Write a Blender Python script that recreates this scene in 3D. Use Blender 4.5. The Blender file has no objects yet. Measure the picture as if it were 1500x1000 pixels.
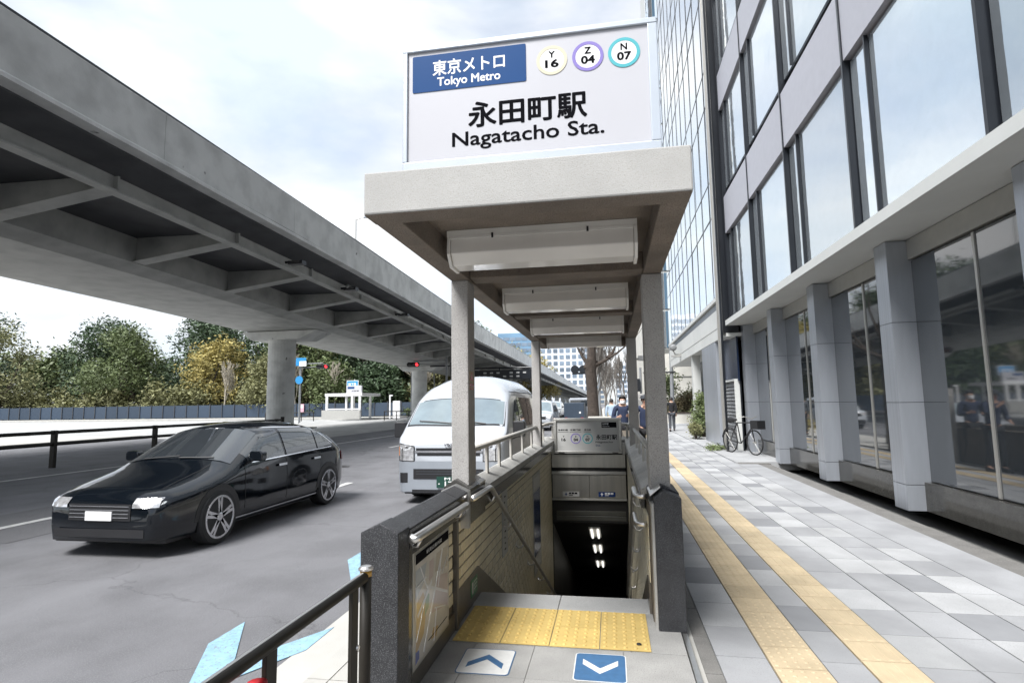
import bpy, bmesh, math, random
import numpy as np
from mathutils import Vector, Matrix
random.seed(7); np.random.seed(7)
SC = bpy.context.scene
COL = SC.collection
PI = math.pi

# ------------------------------------------------------------------ camera, sky, sun, exposure
CAM_H = 1.451
YAW, PITCH, ROLL, FPX = 0.1722, 0.1089, -0.0145, 824.2
cd = bpy.data.cameras.new('camera'); cam = bpy.data.objects.new('camera', cd); COL.objects.link(cam)
fw = Vector((-math.sin(YAW)*math.cos(PITCH), math.cos(YAW)*math.cos(PITCH), math.sin(PITCH)))
r0 = Vector((math.cos(YAW), math.sin(YAW), 0)); u0 = r0.cross(fw)
r2 = r0*math.cos(ROLL) + u0*math.sin(ROLL); u2 = -r0*math.sin(ROLL) + u0*math.cos(ROLL)
cam.matrix_world = Matrix(((r2.x, u2.x, -fw.x, 0), (r2.y, u2.y, -fw.y, 0), (r2.z, u2.z, -fw.z, CAM_H), (0, 0, 0, 1)))
cd.sensor_width = 36; cd.lens = 36*FPX/1500; cd.clip_start = 0.05; cd.clip_end = 6000
SC.camera = cam

SUN_EL, SUN_AZ = 54, 208      # azimuth clockwise from +Y, the sun stands behind the left shoulder
W = bpy.data.worlds.new('World'); SC.world = W; W.use_nodes = True
nt = W.node_tree; N = nt.nodes; L = nt.links
for n in list(N): N.remove(n)
out = N.new('ShaderNodeOutputWorld'); bg = N.new('ShaderNodeBackground'); bg.inputs['Strength'].default_value = 0.11
sky = N.new('ShaderNodeTexSky'); sky.sky_type = 'NISHITA'; sky.sun_disc = False
sky.sun_elevation = math.radians(SUN_EL); sky.sun_rotation = math.radians(SUN_AZ); sky.air_density = 0.8; sky.dust_density = 1.2; sky.ozone_density = 1.0
tc = N.new('ShaderNodeTexCoord'); mp = N.new('ShaderNodeMapping'); mp.inputs['Scale'].default_value = (1, 1, 2.2); mp.inputs['Location'].default_value = (0.35, 0.1, 0.2)
n1 = N.new('ShaderNodeTexNoise'); n1.inputs['Scale'].default_value = 2.1; n1.inputs['Detail'].default_value = 7; n1.inputs['Roughness'].default_value = 0.52; n1.inputs['Distortion'].default_value = 0.25
cr = N.new('ShaderNodeValToRGB'); cr.color_ramp.elements[0].position = 0.36; cr.color_ramp.elements[0].color = (0.42, 0.42, 0.42, 1); cr.color_ramp.elements[1].position = 0.60
n2 = N.new('ShaderNodeTexNoise'); n2.inputs['Scale'].default_value = 3.4; n2.inputs['Detail'].default_value = 5
cr2 = N.new('ShaderNodeValToRGB'); cr2.color_ramp.elements[0].position = 0.35; cr2.color_ramp.elements[0].color = (3.75, 4.2, 4.6, 1)
cr2.color_ramp.elements[1].position = 0.6; cr2.color_ramp.elements[1].color = (5.0, 5.05, 5.1, 1)
mx = N.new('ShaderNodeMix'); mx.data_type = 'RGBA'
L.new(tc.outputs['Generated'], mp.inputs['Vector']); L.new(mp.outputs[0], n1.inputs['Vector']); L.new(mp.outputs[0], n2.inputs['Vector'])
L.new(n1.outputs['Fac'], cr.inputs[0]); L.new(n2.outputs['Fac'], cr2.inputs[0])
L.new(cr.outputs[0], mx.inputs['Factor']); L.new(sky.outputs[0], mx.inputs[6]); L.new(cr2.outputs[0], mx.inputs[7])
L.new(mx.outputs[2], bg.inputs['Color']); L.new(bg.outputs[0], out.inputs[0])

sd = bpy.data.lights.new('sun', 'SUN'); sd.energy = 2.9; sd.angle = math.radians(24); sd.color = (1.0, 0.99, 0.98)
sun = bpy.data.objects.new('sun', sd); COL.objects.link(sun)
_a, _e = math.radians(SUN_AZ), math.radians(SUN_EL)
sdir = Vector((math.sin(_a)*math.cos(_e), math.cos(_a)*math.cos(_e), math.sin(_e)))
sun.rotation_euler = sdir.to_track_quat('Z', 'Y').to_euler(); sun.location = (-30, -30, 60)
SC.view_settings.view_transform = 'Standard'; SC.view_settings.look = 'None'; SC.view_settings.gamma = 1; SC.view_settings.use_curve_mapping = False
SC.view_settings.exposure = 1.15
SC.render.engine = 'CYCLES'
SC.cycles.use_denoising = True; SC.cycles.max_bounces = 6; SC.cycles.diffuse_bounces = 3; SC.cycles.glossy_bounces = 3; SC.cycles.transparent_max_bounces = 6
SC.cycles.use_adaptive_sampling = True; SC.cycles.adaptive_threshold = 0.02; SC.cycles.caustics_reflective = False; SC.cycles.caustics_refractive = False

# ------------------------------------------------------------------ helpers: materials
def mat(name, c, rough=0.6, metal=0.0, var=0.12, scale=6.0, bump=0.0, bscale=80.0, bdist=0.01, rnd=0.0, speck=None, spscale=300.0, spcut=0.55,
        coat=0.0, crack=0.0, stain=0.0, emit=0.0, streak=False, spec=0.5, sprough=None):
    m = bpy.data.materials.new(name); m.use_nodes = True
    t = m.node_tree; n = t.nodes; l = t.links
    b = n['Principled BSDF']; b.inputs['Roughness'].default_value = rough; b.inputs['Metallic'].default_value = metal
    b.inputs['Coat Weight'].default_value = coat; b.inputs['Coat Roughness'].default_value = 0.03
    b.inputs['Specular IOR Level'].default_value = spec
    g = n.new('ShaderNodeNewGeometry')
    vec = g.outputs['Position']
    if streak:
        mpn = n.new('ShaderNodeMapping'); mpn.inputs['Scale'].default_value = streak; l.new(vec, mpn.inputs['Vector']); svec = mpn.outputs[0]
    else: svec = vec
    nz = n.new('ShaderNodeTexNoise'); nz.inputs['Scale'].default_value = scale; nz.inputs['Detail'].default_value = 6; nz.inputs['Roughness'].default_value = 0.6
    l.new(svec, nz.inputs['Vector'])
    mr = n.new('ShaderNodeMapRange'); mr.inputs['From Min'].default_value = 0.3; mr.inputs['From Max'].default_value = 0.7
    mr.inputs['To Min'].default_value = 1 - var; mr.inputs['To Max'].default_value = 1 + var
    l.new(nz.outputs['Fac'], mr.inputs['Value'])
    fac = mr.outputs[0]
    if rnd:
        oi = n.new('ShaderNodeObjectInfo'); m2 = n.new('ShaderNodeMapRange'); m2.inputs['To Min'].default_value = 1 - rnd; m2.inputs['To Max'].default_value = 1 + rnd
        l.new(oi.outputs['Random'], m2.inputs['Value']); mm = n.new('ShaderNodeMath'); mm.operation = 'MULTIPLY'
        l.new(fac, mm.inputs[0]); l.new(m2.outputs[0], mm.inputs[1]); fac = mm.outputs[0]
    if stain:
        n3 = n.new('ShaderNodeTexNoise'); n3.inputs['Scale'].default_value = 1.3; n3.inputs['Detail'].default_value = 8; l.new(vec, n3.inputs['Vector'])
        m3 = n.new('ShaderNodeMapRange'); m3.inputs['From Min'].default_value = 0.42; m3.inputs['From Max'].default_value = 0.66; m3.inputs['To Min'].default_value = 1; m3.inputs['To Max'].default_value = 1 - stain
        l.new(n3.outputs['Fac'], m3.inputs['Value']); mm = n.new('ShaderNodeMath'); mm.operation = 'MULTIPLY'
        l.new(fac, mm.inputs[0]); l.new(m3.outputs[0], mm.inputs[1]); fac = mm.outputs[0]
    if crack:
        wn = n.new('ShaderNodeTexNoise'); wn.inputs['Scale'].default_value = 2.5; wn.inputs['Detail'].default_value = 5; l.new(vec, wn.inputs['Vector'])
        wa = n.new('ShaderNodeVectorMath'); wa.operation = 'MULTIPLY_ADD'; l.new(wn.outputs['Color'], wa.inputs[0]); wa.inputs[1].default_value = (.8, .8, 0); l.new(vec, wa.inputs[2])
        vo = n.new('ShaderNodeTexVoronoi'); vo.feature = 'DISTANCE_TO_EDGE'; vo.inputs['Scale'].default_value = .33; l.new(wa.outputs[0], vo.inputs['Vector'])
        cm = n.new('ShaderNodeMapRange'); cm.inputs['From Min'].default_value = .001; cm.inputs['From Max'].default_value = .006; cm.inputs['To Min'].default_value = 1-crack; cm.inputs['To Max'].default_value = 1
        l.new(vo.outputs['Distance'], cm.inputs['Value']); mm = n.new('ShaderNodeMath'); mm.operation = 'MULTIPLY'
        l.new(fac, mm.inputs[0]); l.new(cm.outputs[0], mm.inputs[1]); fac = mm.outputs[0]
    vm = n.new('ShaderNodeVectorMath'); vm.operation = 'SCALE'; vm.inputs[0].default_value = c[:3]; l.new(fac, vm.inputs['Scale'])
    colout = vm.outputs[0]
    if speck:
        sp = n.new('ShaderNodeTexNoise'); sp.inputs['Scale'].default_value = spscale; sp.inputs['Detail'].default_value = 2; l.new(vec, sp.inputs['Vector'])
        rp = n.new('ShaderNodeMapRange'); rp.inputs['From Min'].default_value = spcut; rp.inputs['From Max'].default_value = spcut + 0.06; l.new(sp.outputs['Fac'], rp.inputs['Value'])
        mxn = n.new('ShaderNodeMix'); mxn.data_type = 'RGBA'; l.new(rp.outputs[0], mxn.inputs['Factor']); l.new(colout, mxn.inputs[6]); mxn.inputs[7].default_value = (*speck, 1)
        colout = mxn.outputs[2]
    l.new(colout, b.inputs['Base Color'])
    if bump:
        bn = n.new('ShaderNodeTexNoise'); bn.inputs['Scale'].default_value = bscale; bn.inputs['Detail'].default_value = 4; l.new(svec, bn.inputs['Vector'])
        bp = n.new('ShaderNodeBump'); bp.inputs['Strength'].default_value = bump; bp.inputs['Distance'].default_value = bdist
        l.new(bn.outputs['Fac'], bp.inputs['Height']); l.new(bp.outputs[0], b.inputs['Normal'])
    if emit:
        b.inputs['Emission Color'].default_value = (*c[:3], 1); b.inputs['Emission Strength'].default_value = emit
    return m

M = {}
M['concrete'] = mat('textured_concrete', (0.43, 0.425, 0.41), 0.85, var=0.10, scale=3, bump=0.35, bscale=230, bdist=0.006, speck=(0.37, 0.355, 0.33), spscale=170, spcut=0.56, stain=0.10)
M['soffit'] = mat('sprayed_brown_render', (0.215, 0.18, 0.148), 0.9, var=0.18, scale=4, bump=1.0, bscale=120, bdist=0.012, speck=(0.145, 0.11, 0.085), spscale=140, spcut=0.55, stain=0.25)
M['column'] = mat('speckled_render_column', (0.44, 0.425, 0.41), 0.85, var=0.08, scale=4, bump=0.7, bscale=160, bdist=0.008, speck=(0.25, 0.24, 0.225), spscale=190, spcut=0.55, stain=0.15)
M['granite'] = mat('dark_flamed_granite', (0.032, 0.033, 0.036), 0.5, spec=0.3, var=0.25, scale=12, bump=0.3, bscale=260, bdist=0.004, speck=(0.125, 0.125, 0.13), spscale=260, spcut=0.57)
M['granite_pol'] = mat('dark_polished_granite', (0.055, 0.053, 0.048), 0.12, var=0.2, scale=10, speck=(0.10, 0.10, 0.095), spscale=170, spcut=0.58)
M['capstone'] = mat('weathered_cap_stone', (0.54, 0.53, 0.50), 0.6, var=0.13, scale=7, bump=0.3, bscale=120, rnd=0.1, stain=0.3, speck=(0.26, 0.25, 0.23), spscale=150, spcut=0.6)
M['tile'] = mat('glazed_cream_tile', (0.76, 0.69, 0.51), 0.36, var=0.06, scale=9, rnd=0.10, bump=0.05, bscale=30, bdist=0.01, stain=0.14)
M['grout'] = mat('dark_grout', (0.12, 0.10, 0.075), 0.9, var=0.2)
M['skirt'] = mat('brown_stone_skirting', (0.13, 0.115, 0.095), 0.3, var=0.2, scale=10)
M['floor'] = mat('grey_granite_paving', (0.36, 0.355, 0.34), 0.7, var=0.10, scale=5, rnd=0.05, bump=0.3, bscale=200, bdist=0.004, speck=(0.22, 0.215, 0.205), spscale=190, spcut=0.56, stain=0.25)
M['nosing'] = mat('light_granite_nosing', (0.44, 0.44, 0.43), 0.6, var=0.08, speck=(0.30, 0.30, 0.29), spscale=190, spcut=0.56, stain=0.2)
M['paver_l'] = mat('light_grey_paver', (0.43, 0.435, 0.44), 0.75, var=0.07, scale=3, rnd=0.09, bump=0.25, bscale=220, bdist=0.003, stain=0.22, speck=(0.28, 0.28, 0.28), spscale=150, spcut=0.60)
M['paver_m'] = mat('mid_grey_paver', (0.35, 0.355, 0.365), 0.75, var=0.08, scale=3, rnd=0.07, bump=0.25, bscale=220, bdist=0.003, stain=0.22, speck=(0.28, 0.28, 0.28), spscale=150, spcut=0.60)
M['paver_d'] = mat('dark_grey_paver', (0.25, 0.255, 0.265), 0.75, var=0.08, scale=3, rnd=0.07, bump=0.25, bscale=220, bdist=0.003, stain=0.12)
M['border'] = mat('dark_border_stone', (0.17, 0.165, 0.155), 0.8, var=0.15, rnd=0.12, bump=0.5, bscale=180, bdist=0.004, speck=(0.27, 0.26, 0.25), spscale=160, spcut=0.6)
M['conc_path'] = mat('pale_concrete_path', (0.46, 0.45, 0.42), 0.85, var=0.07, scale=2, bump=0.3, bscale=150, stain=0.14, rnd=0.04)
M['tact'] = mat('yellow_tactile_tile', (0.64, 0.465, 0.16), 0.65, var=0.08, scale=6, rnd=0.06, bump=0.2, bscale=150, bdist=0.004, stain=0.22)
M['tact2'] = mat('faded_beige_tactile_tile', (0.56, 0.455, 0.30), 0.75, var=0.10, scale=5, rnd=0.08, bump=0.2, bscale=150, bdist=0.004, stain=0.2)
M['asphalt'] = mat('worn_asphalt', (0.175, 0.175, 0.186), 0.85, var=0.14, scale=0.8, bump=0.8, bscale=130, bdist=0.012, speck=(0.22, 0.22, 0.225), spscale=120, spcut=0.55, stain=0.25, streak=(1.6, .12, 1), crack=.25)
M['ground'] = mat('city_ground', (0.20, 0.20, 0.19), 0.9, var=0.2, scale=0.3)
M['farroad'] = mat('pale_junction_paving', (0.42, 0.42, 0.41), 0.85, var=0.12, scale=0.4, stain=0.2)
M['whitepaint'] = mat('road_marking_white', (0.70, 0.70, 0.68), 0.7, var=0.15, scale=12, stain=0.3)
M['bluepaint'] = mat('road_marking_pale_blue', (0.27, 0.45, 0.58), 0.8, var=0.15, scale=14, stain=0.2, speck=(0.22, 0.25, 0.27), spscale=60, spcut=0.60)
M['steel'] = mat('brushed_steel', (0.74, 0.72, 0.69), 0.36, metal=1.0, var=0.06, scale=20, streak=(1, 1, 0.05))
M['steelpanel'] = mat('satin_steel_panel', (0.44, 0.42, 0.38), 0.34, metal=0.9, var=0.22, scale=4, streak=(1.6, 1, 0.12), rnd=0.05)
M['alu'] = mat('grey_aluminium', (0.50, 0.49, 0.46), 0.42, metal=0.7, var=0.05)
M['railpaint'] = mat('grey_beige_painted_rail', (0.50, 0.48, 0.44), 0.45, var=0.08)
M['signframe'] = mat('silver_sign_frame', (0.47, 0.51, 0.56), 0.35, metal=0.3, var=0.03)
M['signface'] = mat('white_acrylic_sign_face', (0.51, 0.51, 0.54), 0.3, var=0.025, scale=1.5)
M['signblue'] = mat('sign_blue', (0.016, 0.066, 0.20), 0.3, var=0.06, scale=2, spec=0.15)
M['black'] = mat('sign_black', (0.006, 0.006, 0.008), 0.8, var=0.0, spec=0.03)
M['white'] = mat('print_white', (0.80, 0.80, 0.80), 0.4, var=0.02)
M['ring_cream'] = mat('ring_cream', (0.62, 0.58, 0.44), 0.3, var=0.02)
M['ring_violet'] = mat('ring_violet', (0.235, 0.185, 0.50), 0.3, var=0.02)
M['ring_teal'] = mat('ring_teal', (0.08, 0.42, 0.47), 0.3, var=0.02)
M['lampcover'] = mat('milky_lamp_cover', (0.72, 0.69, 0.65), 0.16, var=0.05, scale=3, coat=0.3)
M['lampframe'] = mat('dull_white_lamp_frame', (0.74, 0.72, 0.68), 0.4, var=0.05)
M['signgrey'] = mat('grey_sign_face', (0.50, 0.50, 0.485), 0.3, var=0.03)
M['navy'] = mat('navy_blue_panel', (0.012, 0.020, 0.045), 0.25, var=0.1)
M['posterblue'] = mat('poster_blue', (0.02, 0.045, 0.15), 0.2, var=0.15)
M['dark'] = mat('void_darkness', (0.014, 0.013, 0.012), 0.6, var=0.1)  # near-black colour stands in for the darkness of the passage and panel gaps
M['shutter'] = mat('dark_steel_shutter', (0.10, 0.10, 0.088), 0.4, metal=0.5, var=0.1)
M['green_sign'] = mat('green_exit_sign', (0.05, 0.22, 0.09), 0.3, var=0.05)
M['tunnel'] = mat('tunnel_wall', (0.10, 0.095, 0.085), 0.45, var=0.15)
M['step'] = mat('worn_stone_step', (0.20, 0.195, 0.185), 0.7, var=0.15, rnd=0.06)
M['gal'] = mat('bronze_painted_guard_rail', (0.022, 0.019, 0.015), 0.5, var=0.2, spec=0.25)
M['gold'] = mat('gold_reflective_band', (0.55, 0.30, 0.05), 0.3, var=0.1)
M['red'] = mat('red_reflector', (0.55, 0.02, 0.03), 0.3, var=0.05)
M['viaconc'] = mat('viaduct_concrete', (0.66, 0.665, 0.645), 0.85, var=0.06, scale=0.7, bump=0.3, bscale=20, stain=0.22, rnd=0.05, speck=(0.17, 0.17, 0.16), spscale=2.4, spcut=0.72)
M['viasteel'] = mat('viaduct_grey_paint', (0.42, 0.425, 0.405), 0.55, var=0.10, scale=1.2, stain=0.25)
M['viadark'] = mat('viaduct_deck_underside', (0.085, 0.087, 0.092), 0.8, var=0.15, scale=1.0, stain=0.2)  # deck colour darkened to put shade into the recesses between the brackets
M['vanwhite'] = mat('van_white_paint', (0.44, 0.465, 0.50), 0.22, var=0.02, coat=0.6)
M['vansilver'] = mat('silver_bumper_paint', (0.36, 0.39, 0.43), 0.3, metal=0.35, var=0.03, coat=0.4)
M['carblack'] = mat('black_car_paint', (0.004, 0.006, 0.009), 0.08, var=0.05, coat=0.25)
M['plastic'] = mat('black_plastic', (0.018, 0.018, 0.02), 0.45, var=0.1)
M['tyre'] = mat('tyre_rubber', (0.017, 0.017, 0.018), 0.75, var=0.15)
M['alloy'] = mat('machined_alloy', (0.60, 0.60, 0.62), 0.25, metal=0.9, var=0.04)
M['chrome'] = mat('chrome_trim', (0.78, 0.78, 0.80), 0.1, metal=1.0, var=0.02)
M['glass_d'] = mat('tinted_car_glass', (0.03, 0.035, 0.04), 0.04, var=0.02, coat=1.0, spec=0.9)
M['screen'] = mat('windscreen_glass', (0.33, 0.40, 0.42), 0.05, metal=0.55, var=0.16, scale=2.6, coat=1.0)
M['lamp'] = mat('clear_headlamp', (0.62, 0.62, 0.63), 0.1, metal=0.6, var=0.35, scale=26, coat=1.0)
M['amber'] = mat('amber_lens', (0.6, 0.2, 0.05), 0.2, var=0.1)
M['redlens'] = mat('red_lens', (0.35, 0.015, 0.02), 0.2, var=0.1)
M['plate'] = mat('green_number_plate', (0.012, 0.055, 0.04), 0.4, var=0.05)
M['facglass'] = mat('reflective_blue_grey_glazing', (0.82, 0.86, 0.88), 0.04, metal=0.85, var=0.02, rnd=0.02, bump=0.25, bscale=0.9, bdist=0.03)
M['facglass_near'] = mat('office_window_glass', (0.66, 0.72, 0.76), 0.04, metal=0.8, var=0.02, rnd=0.22, bump=0.25, bscale=0.9, bdist=0.03)
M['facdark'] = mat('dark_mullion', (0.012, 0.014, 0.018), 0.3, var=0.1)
M['facwhite'] = mat('pale_stone_cladding', (0.60, 0.61, 0.59), 0.5, var=0.04, rnd=0.04, scale=2)
M['spandrel'] = mat('lavender_grey_spandrel', (0.42, 0.42, 0.46), 0.4, var=0.04, rnd=0.04)
M['bluemetal'] = mat('blue_grey_metal_cladding', (0.40, 0.425, 0.465), 0.36, metal=0.5, var=0.12, scale=3, streak=(1, 8, 0.15), rnd=0.06)
M['louvre'] = mat('grey_louvre', (0.20, 0.205, 0.21), 0.5, var=0.1, rnd=0.05)
M['bark'] = mat('brown_bark', (0.07, 0.055, 0.045), 0.95, var=0.3, scale=9, bump=1.0, bscale=25, bdist=0.05)
M['barkgrey'] = mat('grey_twigs', (0.17, 0.155, 0.14), 0.95, var=0.25, scale=3)
M['barkpale'] = mat('pale_twigs', (0.40, 0.36, 0.29), 0.95, var=0.25, scale=3)
M['leaf_d'] = mat('dark_evergreen_leaf', (0.052, 0.085, 0.038), 0.55, var=0.5, scale=0.55)
M['leaf_m'] = mat('mid_green_leaf', (0.105, 0.135, 0.050), 0.6, var=0.5, scale=0.55)
M['leaf_y'] = mat('yellow_autumn_leaf', (0.36, 0.30, 0.10), 0.65, var=0.4, scale=0.7)
M['leaf_o'] = mat('olive_leaf', (0.20, 0.20, 0.09), 0.65, var=0.45, scale=0.8)
M['leaf_s'] = mat('shrub_leaf', (0.15, 0.19, 0.075), 0.6, var=0.45, scale=6)
M['leaf_b'] = mat('brown_green_hedge_leaf', (0.17, 0.14, 0.075), 0.7, var=0.4, scale=5)
M['fence'] = mat('navy_hoarding', (0.035, 0.055, 0.085), 0.6, var=0.12, rnd=0.15)
M['skin'] = mat('skin', (0.55, 0.34, 0.25), 0.5, var=0.04)
M['mask'] = mat('white_face_mask', (0.75, 0.75, 0.76), 0.7, var=0.03)
M['hair'] = mat('black_hair', (0.015, 0.012, 0.011), 0.5, var=0.2)
M['cloth_navy'] = mat('navy_cloth', (0.018, 0.028, 0.065), 0.8, var=0.2, scale=9)
M['cloth_black'] = mat('black_cloth', (0.012, 0.012, 0.014), 0.8, var=0.2, scale=9)
M['cloth_blue'] = mat('pale_blue_cloth', (0.38, 0.48, 0.60), 0.8, var=0.12, scale=9)
M['cloth_grey'] = mat('dark_grey_cloth', (0.06, 0.065, 0.075), 0.8, var=0.2, scale=9)
M['bldwhite'] = mat('white_tower_cladding', (0.66, 0.70, 0.76), 0.5, var=0.04, scale=0.1)
M['bldglass'] = mat('blue_tower_glass', (0.22, 0.36, 0.50), 0.12, metal=0.5, var=0.15, scale=0.1, rnd=0.2)
M['bldwin'] = mat('grey_tower_windows', (0.20, 0.25, 0.31), 0.2, metal=0.3, var=0.2, scale=0.2, rnd=0.3)
M['creamwall'] = mat('cream_render_wall', (0.66, 0.64, 0.58), 0.8, var=0.05, scale=1, stain=0.1)
M['bluesign'] = mat('traffic_sign_blue', (0.02, 0.22, 0.48), 0.4, var=0.05)
M['sig_red'] = mat('lit_red_signal', (0.9, 0.03, 0.04), 0.4, emit=1.3, var=0)
M['tube'] = mat('lit_fluorescent_tube', (1.0, 0.98, 0.92), 0.4, emit=0.6, var=0)
M['wire'] = mat('bare_metal_pole', (0.22, 0.23, 0.24), 0.6, var=0.1)

# ------------------------------------------------------------------ helpers: meshes and objects
class MB:
    def __init__(s): s.v = []; s.f = []
    def add(s, vs, fs):
        o = len(s.v); s.v += [tuple(p) for p in vs]; s.f += [tuple(i + o for i in f) for f in fs]; return s
    def box(s, x0, x1, y0, y1, z0, z1):
        vs = [(x0,y0,z0),(x1,y0,z0),(x1,y1,z0),(x0,y1,z0),(x0,y0,z1),(x1,y0,z1),(x1,y1,z1),(x0,y1,z1)]
        return s.add(vs, [(0,3,2,1),(4,5,6,7),(0,1,5,4),(1,2,6,5),(2,3,7,6),(3,0,4,7)])
    def prism(s, poly, axis, a0, a1):
        """poly in the two other axes (x:(y,z) y:(x,z) z:(x,y)), extruded along axis"""
        n = len(poly)
        def P(p, a): return (a, p[0], p[1]) if axis == 'x' else ((p[0], a, p[1]) if axis == 'y' else (p[0], p[1], a))
        vs = [P(p, a0) for p in poly] + [P(p, a1) for p in poly]
        fs = [tuple(range(n))[::-1], tuple(range(n, 2*n))] + [(i, (i+1) % n, n+(i+1) % n, n+i) for i in range(n)]
        return s.add(vs, fs)
    def tube(s, pts, r, n=10, cap=True):
        pts = [Vector(p) for p in pts]; rs = r if isinstance(r, (list, tuple)) else [r]*len(pts)
        vs = []; up = None
        for i, p in enumerate(pts):
            d = (pts[min(i+1, len(pts)-1)] - pts[max(i-1, 0)]).normalized()
            if up is None: up = Vector((0, 0, 1)) if abs(d.z) < 0.9 else Vector((1, 0, 0))
            a = d.cross(up).normalized(); b = a.cross(d).normalized(); up = b
            for k in range(n):
                t = 2*PI*k/n; vs.append(p + (a*math.cos(t) + b*math.sin(t))*rs[i])
        fs = []
        for i in range(len(pts)-1):
            for k in range(n):
                a, b = i*n+k, i*n+(k+1) % n; fs.append((a, b, b+n, a+n))
        if cap: fs += [tuple(range(n))[::-1], tuple(range((len(pts)-1)*n, len(pts)*n))]
        return s.add(vs, fs)
    def lathe(s, prof, c, axis='z', n=24):
        """prof: list of (r, h)"""
        vs = []
        for r, h in prof:
            for k in range(n):
                t = 2*PI*k/n; a, b = r*math.cos(t), r*math.sin(t)
                vs.append((c[0]+a, c[1]+b, c[2]+h) if axis == 'z' else ((c[0]+h, c[1]+a, c[2]+b) if axis == 'x' else (c[0]+a, c[1]+h, c[2]+b)))
        fs = [(i*n+k, i*n+(k+1) % n, (i+1)*n+(k+1) % n, (i+1)*n+k) for i in range(len(prof)-1) for k in range(n)]
        fs += [tuple(range(n))[::-1], tuple(range((len(prof)-1)*n, len(prof)*n))]
        return s.add(vs, fs)
    def grid(s, fn, nu, nv):
        vs = [fn(i/nu, j/nv) for j in range(nv+1) for i in range(nu+1)]
        return s.add(vs, [(j*(nu+1)+i, j*(nu+1)+i+1, (j+1)*(nu+1)+i+1, (j+1)*(nu+1)+i) for j in range(nv) for i in range(nu)])
    def build(s, name, m, parent=None, smooth=False, bevel=0, loc=None, solid=0, sub=0):
        me = bpy.data.meshes.new(name)
        off = Vector((0, 0, 0))
        if parent is not None: off = wloc(parent)
        if loc is not None: off = Vector(loc)
        me.from_pydata([tuple(Vector(p) - off) for p in s.v], [], s.f); 
        bm = bmesh.new(); bm.from_mesh(me); bmesh.ops.recalc_face_normals(bm, faces=bm.faces); bm.to_mesh(me); bm.free()
        me.materials.append(m)
        if smooth: me.polygons.foreach_set('use_smooth', [True]*len(me.polygons))
        o = bpy.data.objects.new(name, me); COL.objects.link(o)
        if parent is not None:
            o.parent = parent; o.location = off - wloc(parent)
        elif loc is not None: o.location = off
        if solid:
            md = o.modifiers.new('Solidify', 'SOLIDIFY'); md.thickness = solid; md.offset = 1
        if bevel:
            md = o.modifiers.new('Bevel', 'BEVEL'); md.width = bevel; md.segments = 2; md.limit_method = 'ANGLE'; md.angle_limit = math.radians(35)
        if sub:
            md = o.modifiers.new('Subdivision', 'SUBSURF'); md.levels = sub; md.render_levels = sub
        return o

def wloc(o):
    v = Vector((0, 0, 0))
    while o is not None: v += o.location; o = o.parent
    return v

def thing(name, label, cat, loc=(0, 0, 0), group=None, rz=0):
    o = bpy.data.objects.new(name, None); COL.objects.link(o); o.location = loc; o.rotation_euler = (0, 0, rz)
    o.empty_display_size = 0.2
    o['label'] = label; o['category'] = cat
    if group: o['group'] = group
    return o
def tag(o, label, cat, group=None):
    o['label'] = label; o['category'] = cat
    if group: o['group'] = group
    return o
def struct(o): o['kind'] = 'structure'; return o
def stuff(o): o['kind'] = 'stuff'; return o
def inst(name, mesh, loc, parent, rz=0):
    o = bpy.data.objects.new(name, mesh); COL.objects.link(o)
    o.parent = parent; o.location = Vector(loc) - (wloc(parent) if parent is not None else Vector((0, 0, 0)))
    if rz: o.rotation_euler[2] = rz
    return o
def mesh_of(mb, name, m, smooth=False):
    me = bpy.data.meshes.new(name); me.from_pydata(mb.v, [], mb.f); me.materials.append(m)
    if smooth: me.polygons.foreach_set('use_smooth', [True]*len(me.polygons))
    return me
def copy_tree(o, parent=None):
    c = o.copy(); COL.objects.link(c); c.parent = parent
    for ch in list(o.children): copy_tree(ch, c)
    return c

def glyphs(body):
    c = bpy.data.curves.new('lettering', 'FONT'); c.body = body; c.resolution_u = 3
    o = bpy.data.objects.new('lettering', c); COL.objects.link(o); bpy.context.view_layer.update()
    me = bpy.data.meshes.new_from_object(o.evaluated_get(bpy.context.evaluated_depsgraph_get()))
    v = [tuple(p.co) for p in me.vertices]; f = [tuple(p.vertices) for p in me.polygons]
    bpy.data.objects.remove(o); bpy.data.curves.remove(c); bpy.data.meshes.remove(me)
    return v, f
def text(parent, body, m, box, org, ux, uy, un, bold=0.0, name='lettering', th=0.0006):
    """fit the words to box = (u0, u1, v0, v1) on the plane through org spanned by ux, uy with outward normal un;
    bold thickens the strokes by that share of an em (thin copies shifted round the stroke)"""
    v, f = glyphs(body)
    xs = [p[0] for p in v]; ys = [p[1] for p in v]
    x0, x1, y0, y1 = min(xs)-bold, max(xs)+bold, min(ys)-bold, max(ys)+bold
    org, ux, uy, un = Vector(org), Vector(ux), Vector(uy), Vector(un)
    mb = MB()
    sh = [(0, 0)] + ([(bold*math.cos(k*PI/4), bold*math.sin(k*PI/4)) for k in range(8)] if bold else [])
    for i, (dx, dy) in enumerate(sh):
        vs = []
        for p in v:
            u = box[0] + (p[0]+dx-x0)/(x1-x0)*(box[1]-box[0]); w = box[2] + (p[1]+dy-y0)/(y1-y0)*(box[3]-box[2])
            vs.append(org + ux*u + uy*w + un*(th + .00004*i))
        mb.add(vs, f)
    return mb.build(name, m, parent)
XZ = dict(ux=(1, 0, 0), uy=(0, 0, 1), un=(0, -1, 0))     # faces the camera side (-Y)
YZ = dict(ux=(0, 1, 0), uy=(0, 0, 1), un=(1, 0, 0))      # faces +X
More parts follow.
